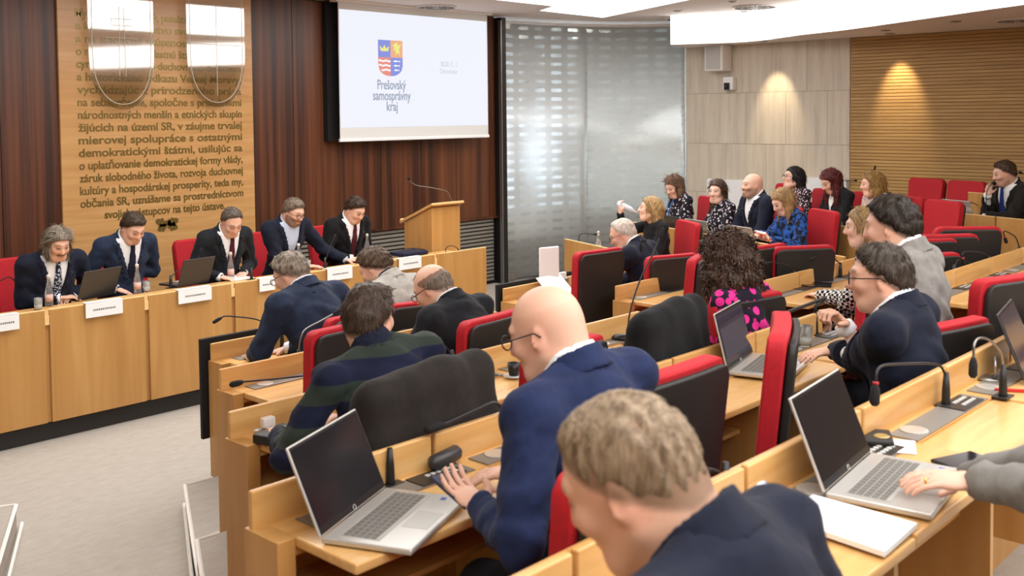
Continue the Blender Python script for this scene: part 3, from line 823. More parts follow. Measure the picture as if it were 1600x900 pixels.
def snoise(P, f, seed=0.0):
    x, y, z = P[:, 0] * f + seed, P[:, 1] * f + seed * 1.7, P[:, 2] * f - seed
    return (np.sin(x + 1.7 * np.sin(y * .9 + z * .6)) * np.sin(y * 1.1 + 1.3 * np.sin(z * 1.2)) + np.sin(z * 1.3 + 1.5 * np.sin(x * .8 + 2 * y))) * .5

def biggest(n, Q):
    if len(Q) == 0: return Q
    lab_ = np.arange(n)
    for _ in range(400):
        mn = lab_[Q].min(1); new = lab_.copy()
        for c_ in range(4): np.minimum.at(new, Q[:, c_], mn)
        new = new[new]
        if (new == lab_).all(): break
        lab_ = new
    l0 = lab_[Q[:, 0]]; v, c = np.unique(l0, return_counts=True)
    return Q[l0 == v[c.argmax()]]

# skin: colour attribute carries lips, brows, stubble
m, t, p = newmat('skin')
vc = t.nodes.new('ShaderNodeVertexColor'); vc.layer_name = 'Col'
t.links.new(vc.outputs[0], p.inputs['Base Color']); p.inputs['Roughness'].default_value = .48; p.inputs['Specular IOR Level'].default_value = .35
M_skin = m
def hairmat(name, c0, c1):
    if name in MATS: return MATS[name]
    m, t, p = newmat(name)
    tc = t.nodes.new('ShaderNodeTexCoord'); mp = t.nodes.new('ShaderNodeMapping'); mp.inputs['Scale'].default_value = (1, 1, .22)
    t.links.new(tc.outputs['Object'], mp.inputs[0])
    n = t.nodes.new('ShaderNodeTexNoise'); n.inputs['Scale'].default_value = 95; n.inputs['Detail'].default_value = 5; n.inputs['Distortion'].default_value = .6
    t.links.new(mp.outputs[0], n.inputs['Vector'])
    r = ramp(t, n.outputs['Fac'], [(.32, c0), (.68, c1)]); t.links.new(r.outputs[0], p.inputs['Base Color'])
    b = t.nodes.new('ShaderNodeBump'); b.inputs['Strength'].default_value = .6; b.inputs['Distance'].default_value = .004
    t.links.new(n.outputs['Fac'], b.inputs['Height']); t.links.new(b.outputs[0], p.inputs['Normal'])
    p.inputs['Roughness'].default_value = .5; p.inputs['Specular IOR Level'].default_value = .3
    return m
def cloth(name, col, col2=None, pattern=None, scale=40.0, rough=.85):
    if name in MATS: return MATS[name]
    m, t, p = newmat(name); p.inputs['Roughness'].default_value = rough; p.inputs['Specular IOR Level'].default_value = .2
    p.inputs['Sheen Weight'].default_value = .04
    tc = t.nodes.new('ShaderNodeTexCoord'); base = hexc(col)
    n = t.nodes.new('ShaderNodeTexNoise'); n.inputs['Scale'].default_value = 22; n.inputs['Detail'].default_value = 6
    t.links.new(tc.outputs['Object'], n.inputs['Vector'])
    b = t.nodes.new('ShaderNodeBump'); b.inputs['Strength'].default_value = .35; b.inputs['Distance'].default_value = .01
    t.links.new(n.outputs['Fac'], b.inputs['Height']); t.links.new(b.outputs[0], p.inputs['Normal'])
    if not pattern:
        r = ramp(t, n.outputs['Fac'], [(.3, tuple(v * .82 for v in base[:3]) + (1,)), (.7, tuple(min(1, v * 1.15) for v in base[:3]) + (1,))])
        t.links.new(r.outputs[0], p.inputs['Base Color']); return m
    if pattern in ('flower', 'dots', 'blot'):
        v = t.nodes.new('ShaderNodeTexVoronoi'); v.inputs['Scale'].default_value = scale
        t.links.new(tc.outputs['Object'], v.inputs['Vector']); f = v.outputs['Distance']
        if pattern == 'dots': st = [(.0, col2), (.40, col2), (.46, col), (1, col)]
        else: st = [(.0, col2), (.30, col2), (.40, col), (1, col)]
        r = ramp(t, f, st)
        if pattern == 'blot':
            n2 = t.nodes.new('ShaderNodeTexNoise'); n2.inputs['Scale'].default_value = scale; n2.inputs['Detail'].default_value = 5
            t.links.new(tc.outputs['Object'], n2.inputs['Vector']); r = ramp(t, n2.outputs['Fac'], [(.45, col), (.55, col2)])
        t.links.new(r.outputs[0], p.inputs['Base Color'])
    elif pattern == 'check':
        mp = t.nodes.new('ShaderNodeMapping'); mp.inputs['Rotation'].default_value = (.5, .5, .6); t.links.new(tc.outputs['Object'], mp.inputs[0])
        v = t.nodes.new('ShaderNodeTexChecker'); v.inputs['Scale'].default_value = scale
        v.inputs[1].default_value = hexc(col); v.inputs[2].default_value = hexc(col2); t.links.new(mp.outputs[0], v.inputs[0])
        t.links.new(v.outputs[0], p.inputs['Base Color'])
    elif pattern == 'stripe':
        s = t.nodes.new('ShaderNodeSeparateXYZ'); t.links.new(tc.outputs['Object'], s.inputs[0])
        a = t.nodes.new('ShaderNodeMath'); a.operation = 'MULTIPLY_ADD'; a.inputs[1].default_value = scale; a.inputs[2].default_value = .38; t.links.new(s.outputs[2], a.inputs[0])
        g = t.nodes.new('ShaderNodeMath'); g.operation = 'FRACT'; t.links.new(a.outputs[0], g.inputs[0])
        r = ramp(t, g.outputs[0], [(.0, col), (.5, col2)]); r.color_ramp.interpolation = 'CONSTANT'
        t.links.new(r.outputs[0], p.inputs['Base Color'])
    return m

def rotz(a): c, s = math.cos(a), math.sin(a); return np.array([[c, -s, 0], [s, c, 0], [0, 0, 1.]])
def rotx(a): c, s = math.cos(a), math.sin(a); return np.array([[1, 0, 0], [0, c, -s], [0, s, c.real if False else c]])
def roty(a): c, s = math.cos(a), math.sin(a); return np.array([[c, 0, s], [0, 1, 0], [-s, 0, c]])

HAIRLINE = {  # y (front +) -> lower limit z of the hair, head units
    'short': ([-.12, -.085, -.05, -.012, .005, .03, .055, .075, .12], [-.075, -.070, -.045, -.012, .000, .018, .050, .062, .066]),
    'reced': ([-.12, -.085, -.05, -.012, .005, .025, .045, .06, .12], [-.075, -.070, -.045, -.012, .005, .030, .075, .092, .15]),
    'horse': ([-.12, -.085, -.05, -.012, .005, .03, .05, .12], [-.075, -.070, -.045, -.012, .008, .03, .12, .2]),
    'long': ([-.12, -.06, -.02, .02, .05, .072, .12], [-.2, -.2, -.15, -.06, .040, .066, .078]),
}
def person(lab, head, yaw, fz, lean=10, side=0, hyaw=0, hpitch=10, hroll=0, lh=None, rh=None, top=None, kind='suit', shirt=None, tie=None,
           hair=('short', 'brown', '#2e2018', '#4a3424', .012), skin='#d9a383', s=1.0, vb=.009, vcl=.013, female=False, beard=None, glasses=None,
           bulk=1.0, extra=None, lapel=True, trousers='#20232b', hcurl=.9, parts=None, elb=(1.0, 1.0), vneck=.30, mous=False, legs=True):
    def normt(q):
        if q is None or isinstance(q, str): return q
        if isinstance(q, np.ndarray) or np.isscalar(q[0]): return (np.array(q, float), None, None, None)
        return tuple(q) + (None,) * (4 - len(q))
    lh, rh = normt(lh), normt(rh)
    yaw = math.radians(yaw); head = np.array(head, float); Rw = rotz(yaw)
    ln, sd = math.radians(lean), math.radians(side)
    up = _nrm(A3(math.sin(sd), math.sin(ln) * math.cos(sd), math.cos(ln) * math.cos(sd)))
    rt = _nrm(np.cross(A3(math.sin(sd) * .0, 1, 0), up)); rt = _nrm(A3(1, 0, 0) - up * up[0]); fw = np.cross(up, rt)
    TR = np.stack([rt, fw, up], 1)                                   # torso frame (columns)
    HR = rotz(math.radians(hyaw)) @ rotx(-math.radians(hpitch)) @ roty(math.radians(hroll))
    hoff = up * .046 + A3(0, .03, .0) + HR @ A3(0, .018, .072)
    spine = .50 * s
    o = up * spine + hoff * s
    hz = .53
    need = (head[2] - fz) - hz - o[2]
    sp2 = np.clip(spine + need / max(up[2], .5), spine * .84, spine * 1.18)
    o = up * sp2 + hoff * s
    hz = head[2] - fz - o[2]
    Hh = A3(0, 0, hz); N = Hh + up * sp2; HC_ = Hh + o
    base = head - Rw @ A3(o[0], o[1], 0); loc = (base[0], base[1], fz)
    def W2L(q): return Rw.T @ (np.array(q, float) - np.array([base[0], base[1], fz]))
    hu, hf, hr = HR[:, 2], HR[:, 1], HR[:, 0]
    def hp(x, y, z): return HC_ + HR @ (A3(x, y, z) * s)
    sw = (.168 if female else .188) * s * bulk
    SH = {q: N - up * .055 * s + rt * sw * q + fw * -.01 for q in (-1, 1)}
    root = empty('person', loc, yaw, lab, 'person')
    # ---- arms
    La, Lf = .285 * s, .255 * s
    arms = {}
    for q, tgt in ((-1, lh), (1, rh)):
        if tgt is None: wt_ = A3(.13 * q, .36, hz + .17)
        elif isinstance(tgt, str): wt_ = A3(.09 * q, .30, hz + .08)
        else: wt_ = W2L(tgt[0])
        a = SH[q]; d = wt_ - a; L = np.linalg.norm(d)
        if L > (La + Lf) * .985:
            wt_ = a + d / L * (La + Lf) * .985; d = wt_ - a; L = np.linalg.norm(d)
        ca = (La * La + L * L - Lf * Lf) / (2 * La * L); h = La * math.sqrt(max(0, 1 - ca * ca)); dn = d / L
        e_ = elb[0] if q < 0 else elb[1]
        hint = A3(.55 * q * e_, -.45, -.8); hint = hint - dn * np.dot(hint, dn); hint = _nrm(hint)
        el = a + dn * La * ca + hint * h
        arms[q] = (a, el, wt_)
    # ---- body (skin)
    b = Shape()
    fs_ = .95 if female else 1.0
    hm = lambda v: np.array(v) * s
    b.ell(hp(0, -.012, .030), hm((.0765 * fs_, .097, .088)), HR, .02)
    b.ell(hp(0, -.035, -.02), hm((.066 * fs_, .066, .075)), HR, .03)
    b.ell(hp(0, .030, -.035), hm((.060 * fs_, .062, .082)), HR, .035)
    b.cone(hp(-.022, .062, -.098), hp(.022, .062, -.098), .022 * s * fs_, .022 * s * fs_, .03)
    for q in (-1, 1):
        b.cone(hp(.058 * q, -.005, -.055), hp(.035 * q, .05, -.092), .020 * s, .018 * s, .035)
        b.ell(hp(.036 * q, .070, -.022), hm((.024, .020, .022)), HR, .025)
        b.cone(hp(.012 * q, .086, .030), hp(.042 * q, .074, .030), .012 * s, .010 * s, .014)
        b.ell(hp(.031 * q, .098, .010), hm((.018, .012, .011)), HR, .010, True)
        b.ell(hp(.030 * q, .078, .008), hm((.015, .013, .012)), HR, .004)
        ear = HR @ rotz(-.35 * q) @ rotx(.15)
        b.ell(hp(.0785 * q * fs_, -.008, -.008), hm((.008, .020, .032)), ear, .006)
        b.ell(hp(.089 * q * fs_, -.004, -.004), hm((.007, .011, .018)), ear, .006, True)
        b.ell(hp(.008 * q, .100, -.030), hm((.010, .012, .009)), HR, .008)
    b.cone(hp(0, .090, .018), hp(0, .108, -.026), .008 * s, .0125 * s, .012)
    b.cone(hp(-.016, .086, -.060), hp(.016, .086, -.060), .009 * s, .009 * s, .008)
    b.cone(hp(-.012, .084, -.073), hp(.012, .084, -.073), .009 * s, .009 * s, .008)
    nr = (.047 if female else .061 * (.5 + .5 * bulk)) * s
    nb_ = N + up * -.03; nt = hp(0, -.030, -.055)
    b.cone(nb_, nt, nr * 1.2, nr, .03)
    b.ell(N - up * .17 * s, A3(.145 * bulk, .095, .19) * s, TR, .04)
    b.ell(Hh + up * .14 * s, A3(.13, .10, .20) * s, TR, .05)
    b.ell(Hh, A3(.15, .12, .12) * s, TR, .05)
    hands = {}
    for q in (-1, 1):
        a, el, wr_ = arms[q]
        b.cone(N - up * .03, a, .045 * s, .045 * s, .03)
        b.cone(a, el, .042 * s, .034 * s, .02); b.cone(el, wr_, .034 * s, .025 * s, .015)
        # hand: palm, four fingers with two bends, thumb
        tg = lh if q < 0 else rh
        fd = _nrm(wr_ - el)
        pn = A3(0, 0, -1.0)                                            # palm faces down
        cu = hcurl * .45
        if isinstance(tg, tuple):
            if tg[1] is not None: fd = _nrm(Rw.T @ np.array(tg[1], float))
            if tg[2] is not None: pn = Rw.T @ np.array(tg[2], float)
            if tg[3] is not None: cu = tg[3]
        pn = _nrm(pn - fd * np.dot(pn, fd)); sx = np.cross(fd, pn)      # lateral axis
        if np.dot(sx, A3(q, 0, 0)) > 0: tx = -sx
        else: tx = sx                                                  # towards the thumb (inner side)
        HM = np.stack([tx, fd, -pn], 1); hs = s * (.92 if female else 1.0)
        b.ell(wr_ + fd * .048 * hs, A3(.041, .052, .015) * hs, HM, .012)
        for i, (ox, L_) in enumerate(((.030, .072), (.010, .080), (-.011, .075), (-.030, .060))):
            p0 = wr_ + fd * .082 * hs + tx * ox * hs; dcur = fd; ang = 0
            rr = (.0088 if i < 3 else .0078) * hs
            dirs = fd + tx * ox * 2.2; dirs = _nrm(dirs)
            for j, fr in enumerate((.46, .32, .26)):
                ang += cu * (.55 if j == 0 else .75)
                dj = dirs * math.cos(ang) + pn * math.sin(ang); p1 = p0 + dj * L_ * fr * hs
                b.cone(p0, p1, rr * (1 - .07 * j), rr * (.93 - .07 * j), .004); p0 = p1
        t0 = wr_ + fd * .022 * hs + tx * .030 * hs; t1 = t0 + (fd * .55 + tx * .62 + pn * .3) * .042 * hs; t2 = t1 + _nrm(fd * .9 + tx * .15 + pn * (.25 + .4 * cu)) * .034 * hs
        b.cone(t0, t1, .014 * hs, .0105 * hs, .010); b.cone(t1, t2, .0105 * hs, .0088 * hs, .004)
        hands[q] = (wr_, fd, pn, tx)
    KN = {q: A3(.11 * q, .43, max(hz - .04, .40)) for q in (-1, 1)}; AN = {q: A3(.11 * q, .40, .08) for q in (-1, 1)}
    if legs:
        for q in (-1, 1):
            b.cone(Hh + rt * .085 * q, KN[q], .07, .05, .03); b.cone(KN[q], AN[q], .048, .034, .02)
            b.cone(AN[q] + A3(0, -.03, -.045), AN[q] + A3(0, .13, -.055), .03, .024, .02)
    P, Q = b.mesh(vb)
    LH = (P - HC_) @ HR / s                                            # head coordinates
    sk = np.array(hexc(skin)[:3]) * .55 + np.array(hexc('#e6c3b0')[:3]) * .45; C = np.tile(np.append(sk, 1), (len(P), 1))
    def mixc(wt_, c):
        wt_ = np.clip(wt_, 0, 1)[:, None]; C[:, :3] = C[:, :3] * (1 - wt_) + np.array(c) * wt_
    x, y, z = np.abs(LH[:, 0]), LH[:, 1], LH[:, 2]
    isf = (y > .03)
    red = sk * A3(1.03, .82, .80)
    mixc(.5 * isf * np.exp(-((x - .042) ** 2 + (z + .03) ** 2) / .0006), red)
    mixc(.6 * isf * np.exp(-(x ** 2 + (z + .025) ** 2) / .0003), red)
    mixc(.5 * np.exp(-((x - .082) ** 2) / .0002) * (np.abs(z) < .05) * (np.abs(y) < .04), red)
    lipc = sk * (A3(.82, .42, .42) if female else A3(.78, .55, .53))
    mixc((.62 if female else .5) * isf * np.exp(-((z + .066) / (.006 + vb * .3)) ** 2) * np.exp(-(x / .022) ** 4), lipc)
    hc = np.array(hexc(hair[2])[:3])
    mixc((.55 if female else .7) * isf * np.exp(-((z - .034 + .006 * (x / .03 - 1) ** 2) / (.0025 + vb * .40)) ** 2) * (x > .014) * (x < .050), hc * .8 + .006)
    mixc(.95 * (y > .06) * np.exp(-((z - .006) / (.003 + vb * .45)) ** 2) * np.exp(-((x - .031) / .0155) ** 4), A3(.02, .013, .012))
    if beard:
        bc = np.array(hexc(beard[0])[:3]); st = beard[1]
        w_ = np.clip((-.028 - z + .55 * (x - .045) * (x > .045) - 0 * y) / .012, 0, 1) * np.clip((y + .012) / .012, 0, 1) * (z > -.13)
        w_ *= 1 - .9 * ((np.abs(z + .066) < .010) & (x < .022))
        mixc(st * w_, bc)
    if mous: mixc(.85 * isf * (np.abs(z + .048) < .010) * (x < .034), hc)
    if hair[0] in ('horse', 'bald', 'reced', 'short'):                 # cropped shadow of hair roots
        hl = np.interp(y, *HAIRLINE['short' if hair[0] == 'bald' else hair[0]])
        mixc((.25 if hair[0] == 'bald' else .75) * np.clip((z - hl) / .012, 0, 1) * (z > -.08) * (LH[:, 0] ** 2 + y ** 2 + z ** 2 < .02) * (z < (.058 if hair[0] in ('horse', 'bald') else 1)), hc if hair[0] != 'bald' else sk * .75)
    body = np_object('body', P, Q, M_skin, root, C)
    # ---- hair
    if hair[0] != 'bald':
        hs_ = Shape(); st, hn, c0, c1, th = hair[:5]; opt = hair[5] if len(hair) > 5 else {}
        T = th
        hs_.ell(hp(0, -.012, .030), hm((.0765 * fs_ + T * .85, .097 + T * .8, .088 + T)), HR, .02)
        hs_.ell(hp(0, -.035, -.02), hm((.066 * fs_ + T * .75, .066 + T, .075 + T)), HR, .03)
        drop = opt.get('drop', 0)
        if drop:
            w_ = opt.get('w', .085); dn_ = A3(0, 0, -1.)
            for q in (-1, 1):
                b0 = hp(.062 * q, -.02, .01); 
                e1 = b0 + A3(q * opt.get('fl', .012), -.01 + opt.get('fy', 0), -drop * .5); e2 = b0 + A3(q * opt.get('fl', .012) * 1.2, .0 + opt.get('fy', 0) * 1.6, -drop)
                hs_.cone(b0, e1, .034, w_ * .46, .03); hs_.cone(e1, e2, w_ * .46, w_ * .30, .03)
            b0 = hp(0, -.065, .0); hs_.cone(b0, b0 + A3(0, -.02, -drop * .5), .06, w_ * .62, .04); hs_.cone(b0 + A3(0, -.02, -drop * .5), b0 + A3(0, -.02, -drop * .95), w_ * .62, w_ * .45, .04)
        if opt.get('puff'):
            pf = opt['puff']; hs_.ell(hp(0, -.03, -.02), hm((.13 * pf, .125 * pf, .16 * pf)), HR, .04)
            for q in (-1, 1): hs_.ell(hp(.075 * q, -.02, -.10), hm((.075 * pf, .085 * pf, .10 * pf)), HR, .04)
        amp, fr = opt.get('amp', .0035), opt.get('fr', 70)
        HL = HAIRLINE[st]
        fringe = opt.get('fringe', 0); part_ = opt.get('asym', 0)
        def hpost(PP, d, HC_=HC_, HR=HR):
            L = (PP - HC_.astype(F4)) @ HR.astype(F4) / F4(s)
            d = d + F4(amp) * snoise(PP, fr, 1.3).astype(F4)
            hl = np.interp(L[:, 1], *HL) - fringe * (L[:, 1] > .05) + part_ * L[:, 0] * (L[:, 1] > .03)
            cut = (hl - L[:, 2]) * s
            if drop or opt.get('puff'):
                face = np.sqrt((L[:, 0] / .064) ** 2 + ((L[:, 2] + .035) / .104) ** 2) - 1
                fc = np.maximum(-face * .06, -(L[:, 1] - .02))
                cut2 = np.minimum(-fc, .1)
                cut = np.where(L[:, 1] > .02, np.maximum(-face * .06, np.where(L[:, 2] > .0, hl - L[:, 2], -1)), -1) * s
                cut = np.where(L[:, 1] > .02, cut, -1)
            if st == 'horse': cut = np.maximum(cut, (L[:, 2] - .052 + .35 * np.maximum(L[:, 1] + .03, 0)) * s)
            if opt.get('thin'): cut = np.maximum(cut, (.035 - np.sqrt(L[:, 0] ** 2 + (L[:, 1] + .05) ** 2 + (L[:, 2] - .11) ** 2)) * s)
            if not (drop or opt.get('puff')):
                tt = np.clip((L[:, 2] - hl) / (.050 if st != 'horse' else .02), 0, 1)
                if st == 'horse': tt = np.minimum(tt, np.clip((.052 - .35 * np.maximum(L[:, 1] + .03, 0) - L[:, 2]) / .03, 0, 1))
                d = d + F4(T * 1.25 + .001) * (1 - tt * tt * (3 - 2 * tt)) * F4(s)
                qf = opt.get('quiff', .006); d = d - F4(qf) * np.clip((L[:, 2] - .07) / .03, 0, 1) * np.clip((L[:, 1] - .0) / .05, 0, 1)
                d = d + F4(.0028) * np.sin(L[:, 0] * 190 + 9 * np.sin(L[:, 1] * 28)) * tt
                return d.astype(F4)
            d = d + F4(.003) * np.sin(np.arctan2(L[:, 0], L[:, 1] + .02) * 26 + 3 * np.sin(L[:, 2] * 26))
            return np.maximum(d, cut.astype(F4))
        hs_.post = hpost
        P2, Q2 = hs_.mesh(min(vb, .0085) if not opt.get('puff') else .008)
        if len(P2):
            # fine locks laid over the hair volume, combed away from the crown
            rs = np.random.RandomState(len(P2) % 9973); fnm = np.cross(P2[Q2[:, 2]] - P2[Q2[:, 0]], P2[Q2[:, 3]] - P2[Q2[:, 1]])
            nv_ = np.zeros_like(P2)
            for c_ in range(4): np.add.at(nv_, Q2[:, c_], fnm)
            nv_ /= (np.linalg.norm(nv_, axis=1, keepdims=True) + 1e-12)
            ns = opt.get('locks', 1400 if vb > .008 else 3200); pick = rs.randint(0, len(P2), ns); p_ = P2[pick]; n_ = nv_[pick]
            l_ = (p_ - HC_) @ HR / s; out = ((l_ * s) * 1.0); crown = np.array([0, -.045, .115])
            fl_ = (l_ - crown) @ HR.T
            if drop: fl_ = fl_ * np.clip((l_[:, 2:3] - .0) / .06, 0, 1) + np.array([0, 0, -.12]) * np.clip((.08 - l_[:, 2:3]) / .08, 0, 1)
            if drop:
                fr_ = ((l_[:, 1] > .0) & (l_[:, 2] > .03))[:, None]; sgn = np.where(l_[:, :1] >= .012, 1.0, -1.0)
                fl_ = np.where(fr_, (np.concatenate([sgn, np.full_like(sgn, -.35), np.full_like(sgn, -.45)], 1)) @ HR.T, fl_)
                bad = (l_[:, 1] > .045) & (l_[:, 2] < .085) & (np.abs(l_[:, 0]) < .045); p_ = np.where(bad[:, None], hp(0, -.03, .03), p_)
            jit = .65 if opt.get('puff') else (.12 if drop else .20)
            fl_ = fl_ / (np.linalg.norm(fl_, axis=1, keepdims=True) + 1e-9) + rs.normal(0, jit, fl_.shape)
            t_ = fl_ - n_ * (fl_ * n_).sum(1, keepdims=True); t_ /= (np.linalg.norm(t_, axis=1, keepdims=True) + 1e-9)
            ln_ = (rs.uniform(.05, .09, (ns, 1)) if drop else rs.uniform(.014, .030, (ns, 1)) * (1 if th > .007 else .5)) if not opt.get('puff') else rs.uniform(.022, .038, (ns, 1))
            wd_ = np.cross(t_, n_) * rs.uniform(.0007, .0017, (ns, 1)) * (1.5 if vb > .008 else 1.0) * (1.6 if opt.get('puff') else 1); lf = rs.uniform(.0005, .0035, (ns, 1)) * (4.0 if opt.get('puff') else (.35 if drop else (1 if th > .007 else .4)))
            r0 = p_ - n_ * .003; m0 = p_ + t_ * ln_ * .5 + n_ * lf * .8; e0 = p_ + t_ * ln_ + n_ * (lf * (.2 if drop else .9) - .003)
            SV = np.stack([r0 - wd_, r0 + wd_, m0 + wd_, m0 - wd_, e0 + wd_ * .25, e0 - wd_ * .25], 1).reshape(-1, 3)
            b_ = (np.arange(ns) * 6)[:, None] + len(P2)
            Q2 = np.concatenate([Q2, b_ + np.array([0, 1, 2, 3]), b_ + np.array([3, 2, 4, 5])]); P2 = np.concatenate([P2, SV])
            np_object('hair', P2, Q2, hairmat('hair_' + hn, c0, c1), root)
    # ---- garment
    axn = _nrm(nt - N)
    g = Shape(); fem = female
    inf = .012 if kind == 'suit' else .006
    if kind != 'none':
        g.ell(N - up * .17 * s, (A3(.165 * bulk, .118 * (.6 + .4 * bulk) * (.95 if fem else 1), .20) * s) + inf, TR, .05)
        if fem:
            for q in (-1, 1): g.ell(N - up * .21 * s + rt * .075 * q + fw * .075, A3(.06, .055, .065) * s, TR, .04)
        g.ell(N - up * .035, np.full(3, nr * 1.2 + .016 + inf), TR, .05)
        g.ell(Hh + up * .14 * s, A3(.15 * bulk, .125 * bulk, .21) * s + inf, TR, .06)
        g.ell(Hh + up * .02, A3(.172 * bulk, .145, .13) * s + inf, TR, .06)
        pad = (.074 if kind == 'suit' else .062) * s * (.9 if fem else 1)
        for q in (-1, 1):
            a, el, wr_ = arms[q]
            g.cone(N - up * .005 + rt * .02 * q, a + up * .012, .052 * s + inf * .5, pad * .92, .045)
            g.cone(a, el, pad, .052 * s + inf * .5, .03)
            wv = el + (wr_ - el) * .93
            g.cone(el, wv, .052 * s + inf * .5, .036 * s + inf * .4, .02)
        vd = vneck
        Nf, TRf, axf = N.astype(F4), TR.astype(F4), axn.astype(F4)
        def tcoord(PP): return (PP - Nf) @ TRf
        def neckrho(PP):
            q = PP - Nf; h = q @ axf; return np.sqrt(np.maximum(((q - h[:, None] * axf) ** 2).sum(-1), 1e-9)), h
        def vcut(L, wd=0.0):
            w_ = .012 + (L[:, 2] + vd) * (.085 / vd) + wd
            return np.maximum(np.maximum(np.abs(L[:, 0]) - w_, -(L[:, 1] - .02)), -(L[:, 2] + vd))     # <0 inside the V
        fold = .0065 if kind == 'suit' else .0075
        def gpost(PP, d):
            L = tcoord(PP); d = d + F4(fold) * snoise(PP, 26, .7).astype(F4) + F4(fold * .5) * np.sin(L[:, 2] * 62 + 4 * np.sin(L[:, 0] * 17 + 1)) * np.clip((-.06 - L[:, 2]) / .1, 0, 1) + F4(.002) * snoise(PP, 75, 4.).astype(F4)
            rho, h = neckrho(PP)
            nh = nr * 1.12 + (.006 if kind != 'suit' else .012)
            d = np.maximum(d, np.minimum(nh - rho, h + .10)) if True else d
            d = np.maximum(d, np.where(rho < nh * 2.0, h - (.035 - .35 * L[:, 1]), -1))
            if kind == 'suit': d = np.maximum(d, -vcut(L))
            elif kind == 'open': d = np.maximum(d, -vcut(L, -.02))
            return d.astype(F4)
        g.post = gpost
        P3, Q3 = g.mesh(vcl)
        nm_ = {'suit': 'jacket', 'sweater': 'sweater', 'top': 'blouse', 'open': 'cardigan'}[kind]
        np_object(nm_, P3, Q3, top, root)
        gops = list(g.ops)
        def shellpart(name, post, mat, vx):
            q = Shape(); q.ops = gops[:]; q.lo = g.lo.copy(); q.hi = g.hi.copy(); q.post = post
            Pq, Qq = q.mesh(vx)
            if len(Pq) < 20: return
            if name == 'lapels':                                        # one object per side
                xs_ = ((Pq - N) @ TR)[:, 0]
                for q_ in (-1, 1):
                    Qs = biggest(len(Pq), Qq[(np.sign(xs_[Qq]) == q_).all(1)])
                    if len(Qs) > 12:
                        us, inv = np.unique(Qs, return_inverse=True); np_object('lapel', Pq[us], inv.reshape(Qs.shape), mat, root)
                return
            if name == 'tie':
                Qs = biggest(len(Pq), Qq); us, inv = np.unique(Qs, return_inverse=True); Pq, Qq = Pq[us], inv.reshape(Qs.shape)
            return np_object(name, Pq, Qq, mat, root)
        if kind == 'suit':
            def colpost(PP, d):                                         # jacket collar standing round the neck
                L = tcoord(PP); rho, h = neckrho(PP); R0 = nr * 1.12 + .017
                a = np.maximum(np.abs(rho - R0 - .25 * np.maximum(.03 - h, 0)) - .0075, np.maximum(h - .052 + .30 * np.maximum(L[:, 1] + .03, 0), -h - .015))
                return np.maximum(a, np.where(L[:, 1] > .035, L[:, 1] - .035, -1)).astype(F4)
            shellpart('jacket_collar', colpost, top, .008)
            if lapel:
                def lpost(PP, d):
                    L = tcoord(PP); v0 = vcut(L, .001); v1 = vcut(L, .048 * 1.0)
                    reg = np.maximum(np.maximum(v1 + .0 * L[:, 2], -v0), L[:, 2] - .0)
                    return np.maximum(np.maximum(d - .007, -d - .004), reg).astype(F4)
                shellpart('lapels', lpost, top, max(vcl * .75, .008))
        if shirt:
            def spost(PP, d):
                L = tcoord(PP); rho, h = neckrho(PP)
                chest = np.maximum(np.maximum(d + .016, -d - .028), np.maximum(vcut(L, .015), h - .03)) if kind in ('suit', 'open') else np.full(len(PP), 1, F4)
                chest = np.maximum(chest, nr * 1.0 - rho)
                R0 = nr * 1.12 + .005
                colr = np.maximum(np.abs(rho - R0 - .30 * np.maximum(.035 - h, 0) * (L[:, 1] > 0)) - .0055, np.maximum(h - .066 + .42 * np.maximum(L[:, 1] + .02, 0), -h - .012))
                return np.minimum(chest, colr).astype(F4)
            shellpart('shirt', spost, shirt, .008)
            for q in (-1, 1):
                a, el, wr_ = arms[q]; MB().tube([el + (wr_ - el) * .90, el + (wr_ - el) * 1.03], [.038 * s, .036 * s], 14).build('shirt_cuff', shirt, root, True)
        if tie is not None:
            def tpost(PP, d):
                L = tcoord(PP); wz = np.clip(.018 + (-.03 - L[:, 2]) * .10, .016, .042)
                reg = np.maximum(np.maximum(np.abs(L[:, 0]) - wz, -(L[:, 1] - .02)), np.maximum(L[:, 2] + .012, -(L[:, 2] + .40)))
                blade = np.maximum(np.maximum(d + .002, -d - .012), reg)
                kc = (Nf + TRf @ np.array([0, .078 * s, -.012], F4)); kn = np.sqrt((((PP - kc) / np.array([.022, .018, .024], F4)) ** 2).sum(-1)) - 1
                return np.minimum(blade, kn * .018).astype(F4)
            shellpart('tie', tpost, tie, .008)
        if beard is None and glasses is None: pass
    if legs:
        tr_ = Shape()
        for q in (-1, 1):
            tr_.cone(Hh + rt * .085 * q, KN[q], .092, .068, .03); tr_.cone(KN[q], AN[q] + A3(0, 0, .02), .066, .055, .02)
        tr_.ell(Hh - A3(0, .01, .01), A3(.17, .14, .115), np.eye(3), .04)
        Pt, Qt = tr_.mesh(max(vcl, .015)); np_object('trousers', Pt, Qt, cloth('trousers_' + trousers, trousers), root)
        for q in (-1, 1):
            sb = AN[q]; MB().tube([sb + A3(0, -.06, -.045), sb + A3(0, .0, -.03), sb + A3(0, .10, -.045), sb + A3(0, .17, -.058)], [.030, .042, .038, .02], 10).build('shoe', M_black, root, True)
    if glasses:
        gm = plain('glasses_' + glasses, glasses, .35, .3); gb = MB()
        for q in (-1, 1):
            ring = [hp(.033 * q + .027 * math.cos(a), .106, .004 + .019 * math.sin(a)) for a in np.linspace(0, 2 * math.pi, 15)]
            gb.tube(ring, .0022 * s, 5)
            gb.tube([hp(.060 * q, .104, .010), hp(.079 * q, .06, .010), hp(.083 * q, -.005, .010), hp(.083 * q, -.02, -.004)], .0022 * s, 5)
        gb.tube([hp(-.007, .108, .008), hp(.007, .108, .008)], .0022 * s, 5)
        gb.build('glasses', gm, root, True)
